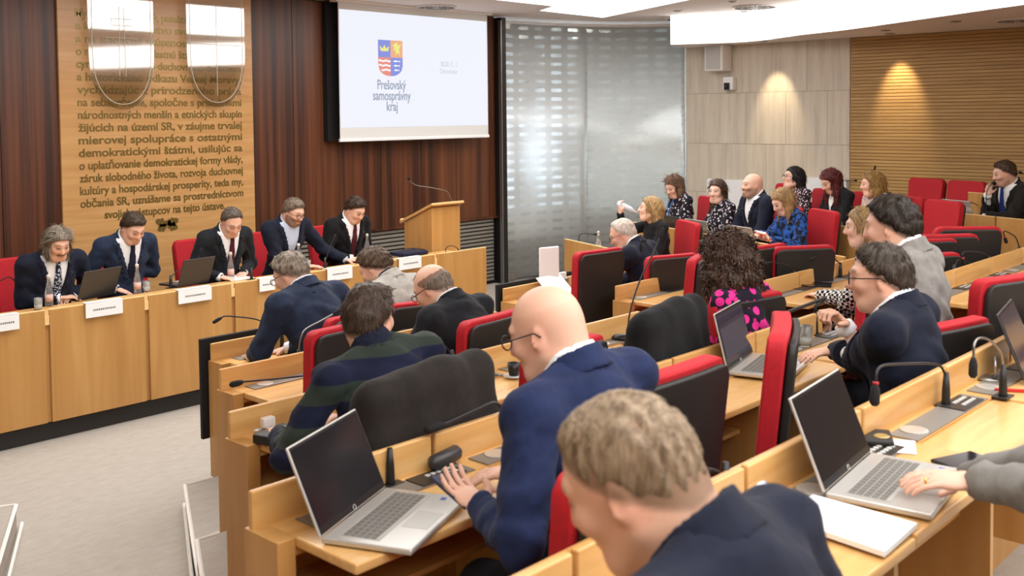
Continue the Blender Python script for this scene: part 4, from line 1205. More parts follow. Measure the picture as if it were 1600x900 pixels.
    if extra: extra(root, dict(hp=hp, arms=arms, hands=hands, N=N, TR=TR, s=s, W2L=W2L, Hh=Hh))
    return root
# ------------------------------------------------------------------ the people
wh = plain('shirt_white', '#e9ebee', .8); lb = plain('shirt_light_blue', '#b9c6dc', .8)
navy = cloth('suit_navy', '#161b2b'); blue = cloth('suit_slate_blue', '#232d42'); char = cloth('suit_charcoal', '#1b1d22'); black = cloth('suit_black', '#131417')
lgrey = cloth('jacket_light_grey', '#a29f98'); mgrey = cloth('suit_grey', '#807d79'); royal = cloth('suit_royal_blue', '#1d284a'); dnavy = cloth('suit_dark_navy', '#131829')
brownb = cloth('suit_dark_brown', '#211e1a')
t_navy = cloth('tie_navy', '#161b30'); t_burg = cloth('tie_burgundy', '#4a1620'); t_dot = cloth('tie_dotted', '#1a2036', '#b9c0d0', 'dots', 75); t_blue = cloth('tie_blue', '#27357f')
def atG(x, y, off):
    r = CM @ _cr(x, y); return CP + r * (off / (r[0] * GN[0] + r[1] * GN[1]))
DZ = [z - .10 for z in PZ]
def deskh(x, r, sp=.12, dy=-.16, up_=.03): return (x - sp, RY[r] + dy, DZ[r] + up_), (x + sp, RY[r] + dy, DZ[r] + up_)
BH = lambda n, a, b, th=.012, **k: ('short', n, a, b, th, k)
DK = .86     # hands on the dais top
# dais, from the left
def badge(root, d):
    q = d['N'] + d['TR'] @ A3(-.10, .125, -.10); MB().lathe([(.008, 0), (.008, .004)], q, 10).build('lapel_pin', M_metal, root)
person('person in navy suit, white shirt and dotted tie, leftmost at the dais', atY(90, 380, 7.66), 180, 0, 14, 0, 0, 26,
       lh=atZ(112, 462, DK), rh=atZ(93, 466, DK), top=navy, shirt=wh, tie=t_dot, hair=('long', 'ash', '#4c4237', '#8d8272', .014, dict(drop=.10, w=.07, fl=.006)), mous=True, vb=.010, vcl=.014, skin='#cf9878', extra=badge)
person('person in slate blue suit and navy tie, second from left at the dais', atY(208, 356, 7.72), 180, 0, 14, 0, 5, 34,
       lh=(atZ(205, 424, .97), (-1, 0, .1), None, .3), rh=atZ(182, 452, DK), top=blue, shirt=wh, tie=t_navy, hair=BH('dkbrown', '#2b2119', '#4a392b', .013, amp=.005), vb=.010, vcl=.014, skin='#d29a7c')
person('person in dark suit and burgundy tie, third from left at the dais', atY(362, 347, 7.70), 180, 0, 15, 0, -8, 36,
       lh=atZ(381, 426, DK), rh=atZ(345, 433, DK), top=char, shirt=wh, tie=t_burg, hair=('reced', 'greybrown', '#3f362e', '#6e6257', .011), vb=.010, vcl=.014, skin='#d39b7e')
person('person with glasses in navy blazer and open light blue shirt at the dais', atY(459, 331, 7.74), 180, 0, 14, 0, 10, 24,
       lh=(atZ(540, 406, DK), (.8, -.6, -.1), None, .25), rh=(atZ(478, 416, DK), (.7, -.7, 0), None, .3), top=navy, shirt=lb, hair=BH('sandgrey', '#4b4036', '#857562', .012), beard=('#3b2c22', .7), glasses='#1d1815', vb=.010, vcl=.014, skin='#d49c80')
person('person in black suit and burgundy tie, rightmost at the dais', atY(555, 328, 7.78), 180, 0, 12, 0, 6, 32,
       lh=atZ(566, 400, DK), rh=atZ(550, 404, DK), top=black, shirt=wh, tie=t_burg, hair=BH('espresso', '#241a14', '#453326', .015, amp=.006), vb=.010, vcl=.014, skin='#d79f82', extra=badge)
# left block
l, r_ = deskh(3.36, 0); person('person with glasses in slate navy suit bending over the front row desk end', atY(454, 428, 4.92), 8, FZ[0], 26, 0, 16, 30,
       lh=l, rh=r_, top=blue, shirt=wh, hair=BH('pepper', '#5b5148', '#9b8e7e', .013, amp=.006), glasses='#2a2420', bulk=1.16, vb=.009, vcl=.013, skin='#d8a184', elb=(1.3, 1.1))
l, r_ = deskh(4.0, 0); person('person in light grey jacket bending over the front row desk', atY(586, 418, 4.97), 10, FZ[0], 30, 0, 14, 36,
       lh=l, rh=r_, top=lgrey, shirt=cloth('collar_dark', '#2c2f38'), hair=BH('chestnut', '#33251a', '#5d4733', .017, amp=.006), vb=.009, vcl=.013, skin='#d9a286')
l, r_ = deskh(3.5, 1); person('person with glasses in charcoal suit, second row, head bowed', atY(676, 450, 3.90), 10, FZ[1], 32, 0, 14, 34,
       lh=l, rh=r_, top=char, shirt=wh, hair=('horse', 'greyb', '#54493f', '#85786a', .007), glasses='#221d1a', bulk=1.1, vb=.0085, vcl=.012, skin='#dca78a')
l, r_ = deskh(2.2, 2, .14); person('person in green and navy striped sweater, third row', atY(578, 497, 2.86), -6, FZ[2], 18, -6, -62, 6,
       lh=l, rh=r_, top=cloth('striped_knit', '#161b33', '#2c3630', 'stripe', 7.4), kind='sweater', shirt=cloth('collar_navy', '#191e30'), hair=BH('umber', '#30251c', '#56453a', .015, amp=.005), bulk=1.14, vb=.008, vcl=.011, skin='#d8a083', elb=(1.3, 1.0), s=.97)
def phone_in(root, d):
    w_, fd, pn, tx = d['hands'][-1]; c = w_ + fd * .10 - pn * .004
    MB().obox(c, tx, fd, pn, .038, .075, .005).build('held_phone', plain('phone_body', '#3a3f52', .3), root, bevel=.003)
person('person with glasses in royal blue suit looking at a phone, fourth row', atY(854, 518, 1.76), 2, FZ[3], 17, -3, 16, 20,
       lh=((1.80, 1.80, 1.20), (.1, .9, .25), (0, 0, 1), .35), rh=((2.06, 1.90, 1.20), None, None, .4), top=royal, shirt=wh, hair=('bald', 'none', '#6b5540', '#6b5540', .01), glasses='#2b2724', vb=.0062, vcl=.0095, skin='#dba285', bulk=1.1, extra=phone_in)
def watch(q_):
    def f(root, d):
        a, el, w_ = d['arms'][q_]; u = _nrm(w_ - el); MB().tube([w_ - u * .035, w_ - u * .010], [.030, .030], 14).build('wristwatch', M_black, root, True)
    return f
person('person with glasses in navy suit raising a fist to the microphone', atY(1374, 434, 1.57), 8, FZ[3], 10, 0, 16, 4,
       lh=(atZ(1280, 556, DZ[3] + .035), (-.85, .5, 0), None, .4), rh=((3.63, 1.70, 1.39), (-.55, .25, .6), (-.7, .3, -.5), 1.5), top=dnavy, shirt=wh, hair=BH('darkcrop', '#2a221c', '#4b4036', .012, amp=.004), glasses='#1c1917', beard=('#8d6a55', .25), bulk=1.18, vb=.0072, vcl=.010, skin='#d79c7d', extra=watch(-1), elb=(1.0, .6))
person('person in light grey suit just beyond the raised fist', atY(1392, 354, 1.84), 6, FZ[3], 10, 0, 4, 8,
       lh='lap', rh='lap', top=mgrey, shirt=wh, hair=BH('nearblack', '#17120f', '#34291f', .017, amp=.005), bulk=1.15, vb=.008, vcl=.011, skin='#d9a285', s=1.04)
person('person in black and white houndstooth top', atY(1349, 355, 2.66), 14, FZ[2], 4, 0, 10, 4,
       lh=((5.90, 2.92, 1.06), None, None, .5), rh='lap', top=cloth('houndstooth', '#16161a', '#dedcd8', 'check', 48), kind='top', female=True, hair=('long', 'fairlong', '#7d6242', '#b39565', .014, dict(drop=.30, w=.075, fy=-.05)), vb=.009, vcl=.012, skin='#dfae94')
l, r_ = deskh(6.36, 0); person('person with glasses in navy suit bowed over the right block front desk', atY(973, 366, 4.83), 14, FZ[0], 28, 0, 18, 26,
       lh=l, rh=r_, top=navy, shirt=wh, hair=('reced', 'white', '#a89c90', '#d8cfc4', .006), glasses='#4a4540', vb=.0095, vcl=.014, skin='#d99c80', bulk=1.08)
person('person in black top with pink dots seen from behind, third row', atY(1134, 410, 2.56), 2, FZ[2], 6, 0, -4, 12,
       lh='lap', rh='lap', top=cloth('pink_dots', '#1d1626', '#e0308f', 'dots', 21), kind='top', female=True,
       hair=('long', 'curly', '#1c120d', '#5a4030', .03, dict(puff=1.0, amp=.012, fr=62, locks=6000)), vb=.009, vcl=.011, skin='#d9a286')
person('person in dark suit seen from behind, nearest in the foreground', atY(985, 745, .87), 8, FZ[4], 30, 0, 8, 30, -6,
       lh='lap', rh='lap', top=dnavy, shirt=None, hair=BH('mouse', '#62503c', '#96826b', .0035, amp=.0015), vb=.0062, vcl=.010, skin='#cf9474', bulk=1.05)
def ring(root, d):
    w_, fd, pn, tx = d['hands'][-1]; c = w_ + fd * .10 - tx * .011; MB().tube([c - fd * .002, c + fd * .002], [.0100, .0100], 14).build('ring', plain('gold', '#d8b45a', .25, 1), root, True)
    a, el, w2 = d['arms'][-1]; u = _nrm(w2 - el); MB().tube([w2 - u * .02, w2 - u * .012], [.030, .030], 14).build('bracelet', M_black, root, True)
person('person in grey knitted sweater typing at the near laptop, cut off by the right edge', (2.20, .50, 1.76), 6, FZ[4], 12, 0, 0, 25,
       lh=((2.35, .845, DZ[4] + .075), (-.35, .92, -.05), (.12, 0, -1), .35), rh=((2.47, .86, DZ[4] + .06), (-.55, .8, 0), (0, 0, -1), .25), top=cloth('grey_knit', '#7c7a75'), kind='sweater', female=True,
       hair=('long', 'brownm', '#3a2a1e', '#5a4432', .014, dict(drop=.12, locks=900)), vb=.0052, vcl=.0085, skin='#d7a085', trousers='#23242a', extra=ring)
# gallery at the right
GO = [g[0] for g in GROWS]
def gal(lab, px, py, row, back, hyaw, hpitch, chairlab=None, **k):
    hd = atG(px, py, GO[row] + back); yw = k.pop('yaw', 58); f = np.array([-math.sin(math.radians(yw)), math.cos(math.radians(yw)), 0])
    q = person(lab, hd, yw, GROWS[row][2], k.pop('lean', 6), 0, hyaw, hpitch, vb=k.pop('vb', .0105), vcl=.015, **k)
    if chairlab:
        c = np.array(q.location) - f * .02; chair(c[0], c[1], GROWS[row][2], yw, chairlab, .02)
    return q
def gh(px, py, row, z=.92): return atZ(px, py, z)
def bottle_in(root, d):
    w_, fd, pn, tx = d['hands'][1]; m0 = d['hp'](0, .115, -.055); c = w_ + fd * .07 + pn * .03; u = _nrm(c - m0)
    MB().tube([m0, m0 + u * .04, m0 + u * .08, m0 + u * .22], [.012, .013, .030, .030], 12).build('water_bottle', plain('pet_plastic', '#c9d3dc', .15), root, True)
nh = atG(1012, 327, GO[0] + .37)
gal('person in black top drinking from a bottle', 1016, 327, 0, .38, -22, -8, 'red chair of the person drinking from a bottle', rh=(nh + A3(-.22, .16, -.03), (-.1, .2, 1), (.9, -.3, 0), .9), lh=None,
    top=cloth('black_top', '#17171a'), kind='top', female=True, hair=('long', 'blondelong', '#6d5238', '#c9a56e', .014, dict(drop=.34, w=.085, fy=-.05)), skin='#e0ae95', extra=bottle_in)
def lany(root, d):
    q = [d['N'] + d['TR'] @ A3(x_, y_, z_) for x_, y_, z_ in ((-.05, .09, .0), (-.03, .15, -.12), (0, .16, -.24), (.03, .15, -.12), (.05, .09, 0))]
    MB().tube(q, .005, 5).build('lanyard', plain('lanyard_blue', '#2f6fb4', .7), root)
flo = cloth('floral_black', '#17151d', '#cfc4cc', 'flower', 34)
gal('person in dark floral blouse with blue lanyard, beside the glass wall', 1053, 291, 1, .5, 20, 26, 'red chair behind the blue lanyard', top=flo, kind='top', female=True, hair=('long', 'bob', '#3f2c20', '#7a5a44', .018, dict(drop=.13, w=.08, amp=.006)), skin='#dda98f', extra=lany)
gal('person in dark floral blouse looking towards the camera', 1121, 299, 1, .5, 34, 2, 'red chair of the person looking towards the camera', top=flo, kind='top', female=True, hair=('long', 'brownlong', '#2a1a12', '#57402e', .014, dict(drop=.34, w=.075)), skin='#e0b09a')
gal('person in dark blazer with open white shirt, sitting upright in the gallery', 1175, 290, 1, .5, 4, -2, 'red chair behind the dark blazer in the gallery', top=navy, shirt=wh, hair=('bald', 'none', '#6b5540', '#6b5540', .01), beard=('#4a372b', .6), skin='#d39c80', bulk=1.12, vneck=.26)
def pack(root, d):
    q = (d['hands'][-1][0] + d['hands'][1][0]) / 2 + (d['hands'][1][1]) * .09
    MB().obox(q, (1, 0, 0), (0, .6, .8), (0, -.8, .6), .10, .05, .012).build('gift_card_pack', cloth('orange_pack', '#e2572c', '#f0e6dc', 'blot', 30), root, bevel=.004)
gal('person in blue patterned sweater holding an orange pack', 1223, 315, 1, .46, 2, 28, 'red chair behind the blue patterned sweater', lh=atG(1205, 374, GO[1] + .18), rh=atG(1190, 366, GO[1] + .16), top=cloth('blue_pattern', '#14161f', '#24529b', 'blot', 22), kind='sweater', female=True,
    hair=('long', 'blondebob', '#6e5438', '#c4a070', .016, dict(drop=.15, w=.07)), skin='#e0ae96', extra=pack)
gal('person with glasses in small floral blouse, chin raised', 1240, 278, 2, .5, -10, -10, 'red chair of the person with glasses in floral blouse', top=cloth('floral_red', '#262028', '#d2b8ba', 'flower', 50), kind='top', female=True, hair=('long', 'raven', '#0c0b0d', '#201d20', .015, dict(drop=.26, w=.08, fy=-.03)), glasses='#2a2326', skin='#dfab92')
gal('person in black cardigan over white, looking down in the gallery', 1298, 283, 2, .5, 0, 30, 'red chair behind the black cardigan', top=cloth('black_cardigan', '#141417'), kind='open', shirt=wh, female=True, hair=('long', 'auburn', '#2c0d0d', '#6a2420', .018, dict(drop=.24, w=.08, amp=.006)), skin='#dca88e', vneck=.3)
gal('person in pale pink patterned blouse facing left', 1363, 288, 2, .5, -22, 4, 'red chair behind the pale pink blouse', top=cloth('pale_pattern', '#c9b3ac', '#8f7f80', 'flower', 45), kind='top', female=True, hair=('long', 'golden', '#5f4626', '#b58f52', .018, dict(drop=.14, w=.075)), skin='#e0a98f')
vh = atG(1569, 271, GO[3] + .46)
gal('person in dark brown suit and blue tie, chin on fist', 1569, 271, 3, .46, -18, 14, 'red chair behind the dark brown suit', rh=(vh + A3(-.15, .10, -.20), (.2, -.1, .95), (.9, -.3, .2), 1.3), lh=atG(1535, 338, GO[3] + .15),
    top=brownb, shirt=wh, tie=t_blue, hair=BH('brownv', '#33271d', '#5a4736', .012), beard=('#6b4f3d', .4), skin='#d59d80')
# empty gallery chairs
def gc(px, py, row, back, lab, zt=1.05, rot=0):
    q = atG(px, py, GO[row] + back); chair(q[0], q[1], GROWS[row][2], 68.7 + rot, lab, .03)
gc(1420, 300, 3, .50, 'empty red chair left of two before the slatted wood wall')
gc(1482, 305, 3, .50, 'empty red chair left of the laptop before the slatted wood wall')
gc(1437, 335, 2, .42, 'empty red chair nearest the light grey suit, gallery', rot=-8)
gc(1206, 300, 2, .75, 'empty red chair beyond the dark blazer, before the stone wall')
# ------------------------------------------------------------------ projection screen
sc0 = empty('projection_screen', (0, 0, 0), 0, 'white roll down projection screen showing a regional coat of arms', 'screen')
SY = 9.06
a = atY(528, 2, SY); b = atY(761, 26, SY); zt, zb = 3.455, atY(531, 217, SY)[2]; X0s, X1s = a[0], atY(762, 120, SY)[0]
M_cloth = plain('screen_cloth', '#d9d9d6', .9)
MB().box((X0s, SY, zb), (X1s, SY + .006, zt)).build('screen_cloth', M_cloth, sc0)
MB().box((X0s - .012, SY - .012, zb - .035), (X1s + .012, SY + .018, zb)).build('bottom_bar', M_white, sc0, bevel=.006)
MB().box((X0s - .05, SY - .04, zt), (X1s + .05, SY + .08, zt + .024)).build('screen_case', M_soft_white, sc0)
M_img = emis('projected_white', '#f3f5ff', .98, .02)
iz1, iz0 = atY(529, 14, SY)[2], atY(532, 200, SY)[2]
MB().box((X0s + .012, SY - .003, iz0), (X1s - .012, SY, iz1)).build('projected_image', M_img, sc0)
def flat(pts, y, name, mat, parent, th=.002):
    n = len(pts); a_ = sum(pts[i][0] * pts[(i + 1) % n][1] - pts[(i + 1) % n][0] * pts[i][1] for i in range(n))
    if a_ < 0: pts = pts[::-1]
    MB().add([(x, y, z) for x, z in pts] + [(x, y + th, z) for x, z in pts], [tuple(range(n)), tuple(range(2 * n - 1, n - 1, -1))] + [((i + 1) % n, i, i + n, (i + 1) % n + n) for i in range(n)]).build(name, mat, parent)
def pe(name, col): return emis('proj_' + name, col, 1.0, .0) if 'proj_' + name not in MATS else MATS['proj_' + name]
cl, cr_ = atY(590.5, 90, SY)[0], atY(628.5, 90, SY)[0]; ct, cb = atY(609, 63, SY)[2], atY(609, 119, SY)[2]
cw_, chh = cr_ - cl, ct - cb; cx_ = (cl + cr_) / 2
crest = empty('coat_of_arms', (0, 0, 0)); crest.parent = sc0
def shieldz(x): # lower outline
    u = abs(x - cx_) / (cw_ / 2); return cb + chh * .30 * (1 - math.sqrt(max(0, 1 - min(u, 1) ** 2.2)))
mid = cb + chh * .52
flat([(cl, mid), (cx_, mid), (cx_, ct), (cl, ct)], SY - .006, 'field', pe('blue', '#8f99e2'), crest)
flat([(cx_, mid), (cr_, mid), (cr_, ct), (cx_, ct)], SY - .006, 'field', pe('orange', '#f2b58c'), crest)
xs = np.linspace(cl, cx_, 12); flat([(x, mid) for x in xs[::-1]] + [(x, shieldz(x)) for x in xs], SY - .006, 'field', pe('red', '#ee9686'), crest)
xs = np.linspace(cx_, cr_, 12); flat([(x, mid) for x in xs[::-1]] + [(x, shieldz(x)) for x in xs], SY - .006, 'field', pe('blue', '#8f99e2'), crest)
kx, kz = cl + cw_ * .25, mid + chh * .17; kw = cw_ * .15
flat([(kx - kw, kz), (kx - kw * 1.25, kz + kw * 1.1), (kx - kw * .5, kz + kw * .5), (kx, kz + kw * 1.3), (kx + kw * .5, kz + kw * .5), (kx + kw * 1.25, kz + kw * 1.1), (kx + kw, kz)], SY - .009, 'crown', pe('yellow', '#f4ee8c'), crest)
lx, lz = cx_ + cw_ * .25, mid + chh * .24; q = cw_ * .20
flat([(lx - q * .9, lz + q * .6), (lx - q * .4, lz + q * .2), (lx - q * .8, lz - q * .3), (lx - q * .2, lz - q * .1), (lx - q * .2, lz - q * 1.0), (lx + q * .2, lz - q * .5), (lx + q * .7, lz - q * 1.0), (lx + q * .5, lz), (lx + q * .9, lz + q * .8), (lx + q * .3, lz + q * .5), (lx + q * .1, lz + q * 1.1), (lx - q * .4, lz + q * .8)], SY - .009, 'lion', pe('yellow', '#f4ee8c'), crest)
for k in range(3):
    z0 = mid - chh * (.10 + .125 * k); xs = np.linspace(cl + .004 + (.02 * k if k == 2 else 0), cx_ - .004, 14)
    wv = [math.sin((x - cl) / cw_ * 25) * chh * .012 for x in xs]
    flat([(x, z0 + w_ + chh * .025) for x, w_ in zip(xs, wv)] + [(x, z0 + w_ - chh * .025) for x, w_ in list(zip(xs, wv))[::-1]], SY - .009, 'wave', pe('white', '#fbfbff'), crest)
    fxx = cx_ + cw_ * .24; fl_ = cw_ * (.16 - .02 * k)
    flat([(fxx - fl_, z0), (fxx - fl_ * .3, z0 + chh * .028), (fxx + fl_ * .5, z0 + chh * .008), (fxx + fl_, z0 + chh * .03), (fxx + fl_ * .85, z0), (fxx + fl_, z0 - chh * .03), (fxx + fl_ * .5, z0 - chh * .008), (fxx - fl_ * .3, z0 - chh * .028)], SY - .009, 'fish', pe('white', '#fbfbff'), crest)
pg = pe('text', '#a3abbd')
for k, (s_, px0, px1, py) in enumerate((('Prešovský', 589.5, 634, 137.5), ('samosprávny', 582.5, 641.5, 154.5), ('kraj', 604, 621, 171.5))):
    A_, B_ = atY(px0, py, SY), atY(px1, py, SY)
    text_obj('caption', s_, pg, .155, (A_[0], SY - .004, A_[2] - .012), (math.pi / 2, 0, 0), sc0, B_[0] - A_[0], extrude=.001, offset=.0022)['kind'] = 'stuff'
for s_, px0, px1, py in (('BOD č. 1', 689, 713, 102.5), ('Otvorenie', 687, 714, 113.5)):
    A_, B_ = atY(px0, py, SY), atY(px1, py, SY)
    text_obj('slide_title', s_, pe('faint', '#ccd3e2'), .085, (A_[0], SY - .004, A_[2] - .01), (math.pi / 2, 0, 0), sc0, B_[0] - A_[0], extrude=.001)['kind'] = 'stuff'
# black strip painting the shadow left of the screen
tag(MB().box((6.86, 9.20, 1.93), (7.06, 9.275, 3.47)).build('screen_niche', M_blackmat), 'black strip standing in for the shadow left of the projection screen', 'panel')

# ------------------------------------------------------------------ gooseneck microphones
M_foam = plain('mic_foam', '#131313', .9, bump=.4, nscale=400)
M_neck = plain('gooseneck', '#26262a', .45, .4)
M_chr = plain('gooseneck_steel', '#8f8d8a', .3, .9)
M_led = plain('led_ring', '#b0242c', .5)
def mic(pb, z, path, lab, steel=False, Yoff=0.0, hl=.055, hr=.0105, base=True, plane=None, led=False, neck_r=.0042):
    B = (atG(pb[0], pb[1], z[0]) if isinstance(z, tuple) else atZ(pb[0], pb[1], z)) if plane is None else atY(pb[0], pb[1], plane)
    if isinstance(z, tuple): B[2] = z[1]; Y = B[1] + Yoff
    pts = [B + A3(0, 0, .09)] if base else [B]
    n_ = len(path)
    for i, (x, y) in enumerate(path): pts.append(atY(x, y, B[1] + Yoff * (i + 1) / n_))
    root = empty('gooseneck_microphone', B, 0, lab, 'microphone', 'gooseneck microphones')
    R = [q - B for q in pts]
    if base:
        MB().tube([(0, 0, 0), (0, 0, .012), (0, 0, .05), (0, 0, .105)], [.016, .0135, .0125, .008], 10).build('stem', M_black, root, True)
        MB().box((-.035, -.025, 0), (.035, .025, .004)).build('foot', M_ctrl, root)
    C_ = catmull(R, 6) if len(R) > 2 else R
    MB().tube(C_, neck_r, 7).build('gooseneck', M_chr if steel else M_neck, root, True)
    e = C_[-1]; u = _nrm(C_[-1] - C_[-3])
    MB().tube([e - u * .006, e + u * .004, e + u * hl * .3, e + u * hl * .85, e + u * hl], [.006, hr * .8, hr, hr, hr * .55], 10).build('capsule', M_foam, root, True)
    if led: MB().tube([e - u * .012, e - u * .004], [.0085, .0085], 10).build('light_ring', M_led, root, True)
    return root
D_ = DZ
mic((441, 545), D_[0], [(425, 510), (400, 499), (370, 495), (352, 494), (345, 497)], 'microphone left of the slate navy suit in the front row')
mic((467, 578), D_[1], [(467, 545), (470, 527), (478, 514), (500, 502), (522, 490)], 'microphone with steel neck rising beside the empty chair, second row', True)
mic((560, 588), D_[1], [(530, 585), (480, 587), (430, 592), (385, 596), (378, 597)], 'microphone lying low over the second row desk end', hr=.014, hl=.06)
mic((478, 665), D_[2], [(470, 650), (455, 690), (430, 715), (415, 705), (411, 697)], 'microphone dangling below the third row desk end', hr=.013)
mic((707, 583), D_[2], [(706, 563), (701, 548), (688, 538), (665, 536), (648, 537)], 'microphone arching right of the striped sweater')
mic((655, 532), D_[1], [(652, 520), (646, 515), (640, 515), (636, 516)], 'microphone head left of the charcoal suit, second row', hr=.012)
mic((610, 757), D_[3], [(610, 708), (603, 690), (588, 682), (572, 682), (560, 688)], 'microphone curving behind the left laptop screen', Yoff=.22)
mic((800, 690), D_[3], [(795, 655), (775, 630), (740, 642), (705, 658), (692, 663)], 'microphone slanting across in front of the royal blue suit', hr=.014, hl=.07, neck_r=.006)
mic((1029, 590), D_[3], [(1028, 562), (1018, 552), (1000, 550), (970, 552), (938, 553)], 'microphone arching right of the royal blue suit')
mic((983, 537), D_[2], [(983, 495), (992, 460), (1006, 424), (1020, 397), (1031, 370)], 'tall microphone leaning beside the black computer mouse')
mic((1030, 452), D_[1], [(1029, 428), (1022, 408), (1012, 385), (1004, 374), (1001, 376), (1001, 381)], 'bent microphone seen against the bowed navy suit, right block')
mic((1241, 447), D_[2], [(1240, 428), (1233, 416), (1220, 412), (1205, 410), (1200, 411)], 'microphone pointing left above a small phone, third row right block')
mic((1313, 433), D_[2], [(1307, 407), (1299, 399), (1285, 397), (1272, 403)], 'microphone pointing left beside the houndstooth sleeve')
mic((1274, 522), D_[3], [(1275, 495), (1275, 478), (1290, 466), (1262, 476), (1222, 491)], 'microphone gripped by the raised fist', hr=.013, neck_r=.008)
mic((1478, 633), D_[4], [(1478, 588), (1470, 573), (1452, 568), (1400, 569), (1378, 572), (1370, 582), (1368, 603)], 'square bent microphone hanging over the near right desk screen', led=True, hr=.014)
mic((1567, 620), D_[4], [(1568, 580), (1564, 552), (1548, 533), (1533, 528), (1523, 536), (1521, 562)], 'microphone hanging down left of the laptop at the right edge', True, hr=.013)
mic((1134, 790), D_[4], [(1134, 755), (1126, 740), (1113, 734), (1104, 734)], 'microphone arc rising behind the nearest dark suit')
mic((1491, 440), D_[3], [(1492, 418), (1497, 407), (1506, 408), (1525, 413), (1545, 412)], 'lower of two crossed microphones on the right block desk', hr=.013)
mic((1545, 425), D_[3], [(1545, 407), (1541, 398), (1530, 394), (1510, 393), (1504, 397), (1505, 405)], 'upper of two crossed microphones on the right block desk', led=True)
mic((1592, 408), D_[3], [(1592, 384), (1587, 371), (1577, 364), (1569, 361), (1568, 364), (1570, 371)], 'rightmost microphone on the right block desk', led=True, hr=.012)
mic((904, 382), (GO[0] + .06, .799), [(905, 370), (908, 366), (918, 365), (928, 366)], 'microphone on the lowest gallery desk by the frosted glass')
mic((1130, 352), (GO[1] + .06, .924), [(1132, 340), (1138, 330), (1148, 328), (1158, 327)], 'microphone before the dark blazer with open white shirt')
mic((1282, 350), (GO[2] + .06, 1.014), [(1290, 334), (1305, 325), (1322, 314), (1328, 312)], 'microphone crossing in front of the black cardigan')
mic((1366, 335), (GO[2] + .06, 1.014), [(1368, 326), (1373, 318), (1382, 309), (1387, 304)], 'microphone crossing in front of the pale pink blouse')
mic((1316, 300), (GO[2] + .30, 1.014), [(1316, 288), (1324, 283), (1330, 282), (1335, 282)], 'microphone showing right of the black cardigan, before the white radiator')
mic((1361, 300), (GO[3] + .06, 1.109), [(1363, 278), (1365, 270), (1366, 266)], 'upright microphone against the slatted wood wall')
mic((1487, 338), (GO[3] + .06, 1.109), [(1488, 326), (1494, 319), (1507, 317), (1520, 317), (1532, 324)], 'arched microphone before the silver laptop at right')
mic((1541, 330), (GO[3] + .10, 1.109), [(1541, 310), (1544, 295), (1549, 288), (1552, 287)], 'microphone close to the fist of the dark brown suit', hr=.016)
mic((1612, 330), (GO[3] + .12, 1.109), [(1611, 300), (1606, 282), (1600, 272), (1596, 270)], 'microphone head right of the dark brown suit', hr=.012)
mic((122, 462), .83, [(126, 453), (134, 450), (160, 441), (185, 431)], 'microphone leaning over the laptop at the left of the dais')
mic((-14, 470), .83, [(-10, 445), (4, 437), (14, 433), (22, 437)], 'microphone at the left frame edge on the dais')
mic((267, 450), .83, [(268, 432), (277, 424), (296, 413), (309, 404), (312, 397)], 'microphone rising between the second and third person at the dais')
mic((393, 437), .83, [(393, 415), (390, 398), (384, 382), (381, 376)], 'microphone right of the third person at the dais')
mic((508, 420), .83, [(509, 406), (513, 393), (518, 381), (521, 374)], 'microphone before the open light blue shirt at the dais')
mic((712, 318), 1.27, [(706, 313), (700, 301), (692, 297), (672, 293), (652, 290), (643, 285), (640, 281)], 'long curved steel microphone on the lectern', True, base=False, plane=7.72, hr=.012, hl=.035)
mic((628, 401), .83, [(626, 394), (634, 389), (652, 388), (660, 390)], 'low microphone lying over the dark folder on the dais', base=False)
mic((697, 398), .83, [(697, 388), (704, 384), (712, 386), (716, 390)], 'small loop microphone at the right end of the dais', base=False)

